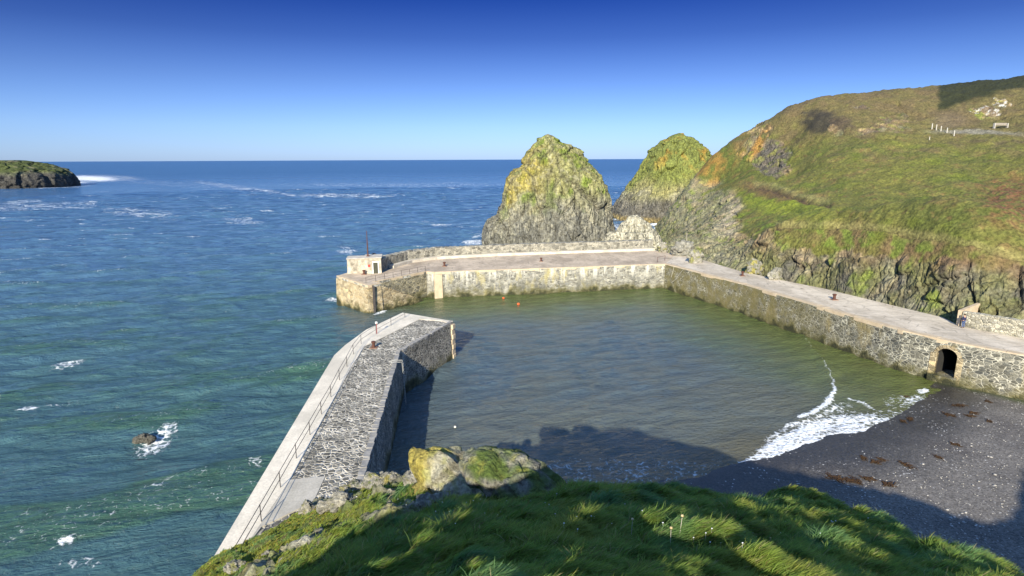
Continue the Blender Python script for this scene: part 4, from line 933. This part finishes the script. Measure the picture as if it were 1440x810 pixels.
# hillside posts, bench
def up(px, py, dz=-.1): p = hhit(px, py); return (p[0], p[1], p[2]+dz)
pf = None
for i, (px, py, h) in enumerate([(1310.5,181,1.35),(1316.5,182.5,1.3),(1323,184.5,1.3),(1331.5,187,1.3),(1341.5,191,1.5)]):
    lb = ['whitish hill post furthest left in its row of five','second whitish hill post from the left of five','middle one of the five whitish hill posts','fourth whitish hill post from the left','tallest whitish hill post, rightmost in its row'][i]
    if pf is None:
        pf = MB().lathe((0, 0, 0), [(.12, -.3), (.12, 1.35), (.07, 1.42)], 8).build('fence_post', M['palewood'], None); pf.location = up(px, py, 0); tag(pf, lb, 'post', 'white posts on the hillside')
    else:
        k = copy_thing(pf, up(px, py, 0), 0, lb)
q = up(1307, 196, 0); k = copy_thing(pf, q, 0, 'single short post standing below the row of hill posts', (.8, .8, .5)); del k['group']
q = up(1407, 180, .1); bn = empty('bench', q, 'wooden bench high on the grassy hillside at right', 'bench', rz=R(4))
MB().box((0, 0, .45), (3.6, .5, .08)).build('seat', M['oldwood'], bn); MB().box((0, .28, .95), (3.6, .08, .6)).build('backrest', M['oldwood'], bn)
for s in (-1.85, 1.85): MB().box((s, .05, .45), (.2, .6, 1.4)).build('leg', M['palewood'], bn)
# sign post on the rocks at the corner
q = uz(965, 344, 7.0); sg = MB().tube((0, 0, -1.5), (0, 0, 3.2), .09).build('marker_post', M['oldwood'], None); sg.location = (q[0], q[1], 6.5); tag(sg, 'thin grey post on the rocks beyond the quay corner', 'post')
# corner rails at the quay corner
cr_ = [p2(924,366), p2(924.5,361)]
railing('railing', [p2(924.5,369), p2(935,366.5)], 5, 1.1, (.97,), M['rust'], 'short rusty rail at the quay and breakwater corner', .03, .04)
# ropes hanging at the corner
def rope(name, pts, label, r=.04):
    cu = bpy.data.curves.new(name, 'CURVE'); cu.dimensions = '3D'; sp_ = cu.splines.new('POLY'); sp_.points.add(len(pts)-1)
    for p, q in zip(sp_.points, pts): p.co = (*q, 1)
    cu.bevel_depth = r; cu.bevel_resolution = 1; o = bpy.data.objects.new(name, cu); COL.objects.link(o); cu.materials.append(M['rope']); 
    dg = bpy.context.evaluated_depsgraph_get(); me = bpy.data.meshes.new_from_object(o.evaluated_get(dg)); COL.objects.unlink(o); bpy.data.objects.remove(o)
    o = bpy.data.objects.new(name, me); COL.objects.link(o); return tag(o, label, 'rope')
def qw(px, py):  # point just off the quay wall
    d = ray(px, py); A, B = Vector(qe[0]), Vector(qe[1]); e = (B-A).normalized(); nn = Vector((-e.y, e.x)); t = (nn.dot(A)-.45)/(nn.x*d[0]+nn.y*d[1]); return (d[0]*t, d[1]*t, H+d[2]*t)
rope('mooring_rope', [qw(961,379), qw(955,386), qw(950,393), qw(944,398)], 'pale mooring rope slanting down the quay wall by the corner')
rope('mooring_rope', [qw(948,374), qw(946,382), qw(944,390)], 'short pale rope hanging straight near the harbour corner')
# person on the quay
def person(px, py):
    x, y = p2(px, py, 5.0); root = empty('person', (x, y, 5.0), 'person in a navy jacket and blue jeans standing by the retaining wall', 'person', rz=R(190))
    def skinfig(name, V, E, Rd, mat, sub=2):
        me = bpy.data.meshes.new(name); me.from_pydata(V, E, []); o = link(name, me, mat, root)
        mod = o.modifiers.new('s', 'SKIN'); 
        for i, r in enumerate(Rd): me.skin_vertices[0].data[i].radius = (r if isinstance(r, tuple) else (r, r))
        me.skin_vertices[0].data[0].use_root = True
        m2 = o.modifiers.new('u', 'SUBSURF'); m2.levels = sub; m2.render_levels = sub
        dg = bpy.context.evaluated_depsgraph_get(); me2 = bpy.data.meshes.new_from_object(o.evaluated_get(dg)); o.modifiers.clear(); o.data = me2
        for p in me2.polygons: p.use_smooth = True
        if not me2.materials: me2.materials.append(mat)
        return o
    V = [(0,0,.95),(0,0,1.15),(0,.01,1.38),(0,.01,1.5),(0,-.01,1.58),(0,-.02,1.68),(0,-.02,1.74),
         (-.1,0,.9),(-.11,-.02,.5),(-.12,.02,.09),(-.13,-.13,.05),(.1,0,.9),(.12,-.03,.5),(.15,.02,.09),(.17,-.13,.05),
         (-.19,.01,1.42),(-.25,.02,1.14),(-.24,-.06,.92),(-.23,-.09,.82),(.19,.01,1.42),(.26,.02,1.14),(.22,-.1,.94),(.2,-.14,.85)]
    E = [(0,1),(1,2),(2,3),(3,4),(4,5),(5,6),(0,7),(7,8),(8,9),(9,10),(0,11),(11,12),(12,13),(13,14),(2,15),(15,16),(16,17),(17,18),(2,19),(19,20),(20,21),(21,22)]
    Rd = [(.15,.11),(.14,.10),(.15,.10),.06,(.075,.085),(.085,.1),.06,.085,.058,.042,.035,.085,.058,.042,.035,.06,.045,.036,.04,.06,.045,.036,.04]
    skinfig('body', V, E, Rd, M['skin'])
    jv = [(0,0,.88),(0,0,1.15),(0,.01,1.38),(0,.01,1.49),(-.2,.01,1.42),(-.255,.02,1.14),(-.245,-.06,.93),(.2,.01,1.42),(.265,.02,1.14),(.225,-.1,.95)]
    skinfig('jacket', jv, [(0,1),(1,2),(2,3),(2,4),(4,5),(5,6),(2,7),(7,8),(8,9)], [(.18,.14),(.175,.13),(.18,.13),.08,.085,.07,.055,.085,.07,.055], M['navy'])
    tv = [(0,0,.96),(-.1,0,.86),(-.11,-.02,.5),(-.12,.02,.1),(.1,0,.86),(.12,-.03,.5),(.15,.02,.1)]
    skinfig('jeans', tv, [(0,1),(1,2),(2,3),(0,4),(4,5),(5,6)], [(.16,.13),.105,.08,.065,.105,.08,.065], M['denim'])
    MB().sphere((0, .015, 1.73), .115, (.9, 1, .85), 2).build('hair', M['hair'], root, smooth=True)
    for s, yy in ((-.125, -.06), (.16, -.06)): MB().sphere((s, yy, .05), .1, (.5, 1.35, .5), 2).build('shoe', M['shoe'], root, smooth=True)
person(1354, 461)
# seaweed clumps on the shingle
def weed_mesh(seed):
    rg = random.Random(seed); b = MB()
    for i in range(26):
        a = rg.uniform(0, 6.28); r0 = rg.uniform(0, .45); c = Vector((r0*math.cos(a), r0*math.sin(a)*.6, .02)); a2 = rg.uniform(0, 6.28); pts = []
        for k in range(4): pts.append(c+Vector((math.cos(a2)*k*.13, math.sin(a2)*k*.1, .05*math.sin(k*1.3+i)+.04))); a2 += rg.uniform(-.5, .5)
        for p, q in zip(pts[:-1], pts[1:]): b.tube(p, q, .03, .02, 5)
    return b
wsrc = []
wl = [(1275,553,1.2),(1350,567,1.3),(1370,578,1.0),(1335,580,1.2),(1215,640,.8),(1232,646,1.0),(1175,668,1.5),(1190,671,1.4),(1205,673,1.2),(1222,670,1.1),(1275,650,1.2),(1250,678,1.2),(1345,622,.9),(1320,640,.8),(1392,590,.7),(1390,562,.8),(1280,585,1.0),(1270,588,.8),(1365,582,.9),(1240,642,.7)]
for i, (px, py, s) in enumerate(wl):
    p = uz(px, py, .4); p[2] = float(BZ(np.array([p[0]]), np.array([p[1]]))[0])+.01; lb = 'clump of brown seaweed on the beach '+('close to the quay wall and its arched opening' if py < 600 and px > 1300 else 'beside the water edge below the last foam' if py < 600 else 'in the scattered line beside the shadow edge' if py > 660 else 'alone on the sunlit middle of the shingle' if px > 1300 else 'between the foam and the shadow edge')
    if i < 3:
        o = weed_mesh(i).build('seaweed_clump', M['weed'], None); o.location = p; o.scale = (s, s, 1); tag(o, lb, 'seaweed', 'seaweed clumps washed up on the beach'); wsrc.append(o)
    else: copy_thing(wsrc[i % 3], p, random.uniform(0, 6), lb, (s, s, 1))
# pebbles
def pebbles():
    b = MB(); rg = random.Random(5); n = 0
    while n < 900:
        px, py = rg.uniform(1080, 1440), rg.uniform(560, 805); p = uz(px, py, .6)
        z = float(BZ(np.array([p[0]]), np.array([p[1]]))[0])
        if z < .12: continue
        r = rg.uniform(.02, .06)*(2.0 if rg.random() < .06 else 1); bmesh.ops.create_icosphere(b.bm, subdivisions=1, radius=r, matrix=Matrix.Translation((p[0], p[1], z+r*.3)) @ Matrix.Rotation(rg.uniform(0, 6), 4, 'Z') @ Matrix.Diagonal((1.4, 1, .6, 1))); n += 1
    tag(b.build('pebbles', M['pebble'], None, smooth=True), 'scattered pale pebbles on the dark beach', 'pebbles', kind='stuff')
M['pebble'] = m_plain('pale pebbles', (.42, .40, .36), (.25, .24, .22), 3)
pebbles()

# ================================================================== GRASS
def m_grass():
    a = NM('wind blown grass'); b = a.b; col = a.attr('albedo'); a.inp(b.inputs['Base Color'], col); b.inputs['Roughness'].default_value = .6
    b.inputs['Specular IOR Level'].default_value = .2
    tr = a.n('ShaderNodeBsdfTranslucent'); a.L(a.mix(1., col, (.9, 1., .5), 'MULTIPLY'), tr.inputs[0]); ms = a.n('ShaderNodeMixShader'); ms.inputs[0].default_value = .5
    outn = a.t.nodes['Material Output']; a.L(b.outputs[0], ms.inputs[1]); a.L(tr.outputs[0], ms.inputs[2]); a.L(ms.outputs[0], outn.inputs[0]); return a.m
M['grass'] = m_grass()
def grass():
    rg = np.random.default_rng(21); N = 2000000
    px = rg.uniform(215, 1475, N)
    Y = 3.2*np.exp(rg.random(N)**.8*math.log(33/3.2))
    d = np.tan(0)+((px-720)/(F*c_+.35*F*s_)); x = d*Y*1.12; x += rg.normal(0, .05, N)
    z = FZ(x, Y); P = np.stack([x, Y, z], 1); qx, qy = proj(P)
    keep = (qx > 200)&(qx < 1480)&(qy > 590)&(qy < 900)&(z > 1.5)&(z+ .2 < 26)&~((x < -9.7)&(Y > 29.3)&(z < 5.6))
    rk, _, _ = rockmask(x, Y, z); keep &= rg.random(N) > rk*.93
    P = P[keep]; qx, qy = qx[keep], qy[keep]
    bald = fbm(P*np.array([1, 1, 0])+150, 1.6, 4); kk = rg.random(len(P)) > .75*sst(.18, .36, bald); P = P[kk]; qx, qy = qx[kk], qy[kk]
    # keep the count manageable
    if len(P) > 800000: i = rg.permutation(len(P))[:800000]; P = P[i]; qx, qy = qx[i], qy[i]
    n = len(P); D = np.linalg.norm(P-np.array([0, 0, H]), axis=1)
    cl = fbm(P*np.array([1, 1, 0]), 1.0, 3); cl2 = fbm(P*np.array([1, 1, 0])+40, .35, 2); big = fbm(P*np.array([1, 1, 0])+90, 4, 3)
    leftp = sst(620, 480, qx)*sst(720, 700, qy+(qx-480)*.0+20)
    short = np.maximum(sst(-15, -12, -np.abs(P[:, 0])*0-0+P[:, 0]*-1-27)*0, sst(-4.5, -8, P[:, 0]))
    ln = (.30+.24*cl+.10*rg.random(n))*(1+.25*big); ln = np.clip(ln, .08, .6)*(.62+.38*sst(6, 14, D))*(1-.5*short)
    wdt = .0016+D*.00045*(1+rg.random(n)*.6)
    wind = 0.6+1.1*fbm(P*np.array([1, 1, 0])+5, 2.4, 2)+rg.normal(0, .42, n)+.8*cl2
    dirx = np.cos(wind); diry = np.sin(wind)*.6-.35; L_ = np.hypot(dirx, diry); dirx /= L_; diry /= L_
    lean = np.clip(.75+.35*cl2+rg.normal(0, .22, n), .15, 1.35)
    U = np.stack([dirx*np.sin(lean), diry*np.sin(lean), np.cos(lean)], 1)
    l2 = lean+.55; U2 = np.stack([dirx*np.sin(l2), diry*np.sin(l2), np.cos(l2)], 1)
    ra = rg.uniform(0, 6.28, n); T = np.stack([np.cos(ra), np.sin(ra), 0*ra], 1)*wdt[:, None]
    B0 = P-np.array([0, 0, .02]); B1 = B0+U*(ln*.5)[:, None]; B2 = B1+U2*(ln*.5)[:, None]
    V = np.stack([B0-T, B0+T, B1-T*.75, B1+T*.75, B2], 1).reshape(-1, 3); k = np.arange(n)*5
    Q = np.stack([k, k+1, k+3, k+2], 1); Tr = np.stack([k+2, k+3, k+4], 1)
    C = np.tile([.17, .25, .045], (n, 1)); C = mixc(C, [.11, .19, .034], sst(-.1, .4, big)); C = mixc(C, [.25, .30, .05], sst(0, .5, cl)*.8)
    dead = rg.random(n) < .035; C = mixc(C, [.22, .21, .045], (rg.random(n) < .12)*.8); C = mixc(C, [.17, .115, .05], (rg.random(n) < .06+.25*sst(.2, .5, cl2+big*.4))*.7)
    C = mixc(C, [.27, .32, .05], short*.8*(rg.random(n) < .8)); C = mixc(C, [.34, .22, .05], short*(rg.random(n) < .16)*.8)
    C *= (.7+.6*rg.random(n))[:, None]
    hue = fbm(P*np.array([1, 1, 0])+210, 1.4, 3); C = mixc(C, [.10, .22, .10], sst(.05, .35, hue)*.65); C = mixc(C, [.26, .26, .05], sst(.05, .35, -hue)*.6)
    C = mixc(C, [.34, .29, .15], dead*.9)
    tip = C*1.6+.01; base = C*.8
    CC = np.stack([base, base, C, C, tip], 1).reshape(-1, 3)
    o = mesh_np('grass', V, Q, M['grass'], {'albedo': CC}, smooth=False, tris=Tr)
    tag(o, 'long wind blown green grass covering the foreground cliff top', 'grass', kind='stuff'); print('blades', n)
grass()
M['seed'] = m_plain('dry seed head', (.5, .38, .2), (.35, .26, .14), 9)
# seed heads and white flowers
sh = None
for i, (px, py, s, lb) in enumerate([(954,762,1.0,'tallest cream seed head right of the middle in the foreground grass'),(942,780,1.0,'cream seed head a little left and below the tallest one'),(887,765,1.0,'dry cream seed head furthest left in the foreground'),(1080,775,.8,'bare dry twig stem in the grass right of the seed heads')]):
    p = fhit(px, py)
    if sh is None:
        sh = empty('seed_head', p, lb, 'plant', 'dry seed heads in the grass'); MB().tube((0, 0, -.05), (.03, 0, .34), .004, .003, 5).build('stem', M['rope'], sh)
        MB().sphere((.03, 0, .37), .020, (1, 1, .9), 2).build('flower_head', M['seed'], sh, smooth=True)
    else: copy_thing(sh, p, random.uniform(0, 6), lb, (s, s, s))
def flowers():
    b = MB(); rg = random.Random(3)
    for cx, cy, sx, sy, n in [(1040,770,30,8,20),(840,735,60,15,25),(700,720,60,12,25),(1160,735,25,8,25),(640,700,80,14,40),(1100,750,40,8,20)]:
        for _ in range(n):
            px, py = rg.gauss(cx, sx), rg.gauss(cy, sy)
            if not 400 < px < 1300: continue
            p = fhit(px, py)
            if p[1] < 3.2: continue
            b.tube((p[0], p[1], p[2]), (p[0], p[1], p[2]+.14), .0015, .001, 4); b.sphere((p[0], p[1], p[2]+.15), .007+.0006*p[1], (1, 1, .5), 1)
    tag(b.build('wild_flowers', M['whitepaint'], None), 'sprinkling of tiny white wild flowers in the foreground grass', 'flowers', kind='stuff')
flowers()
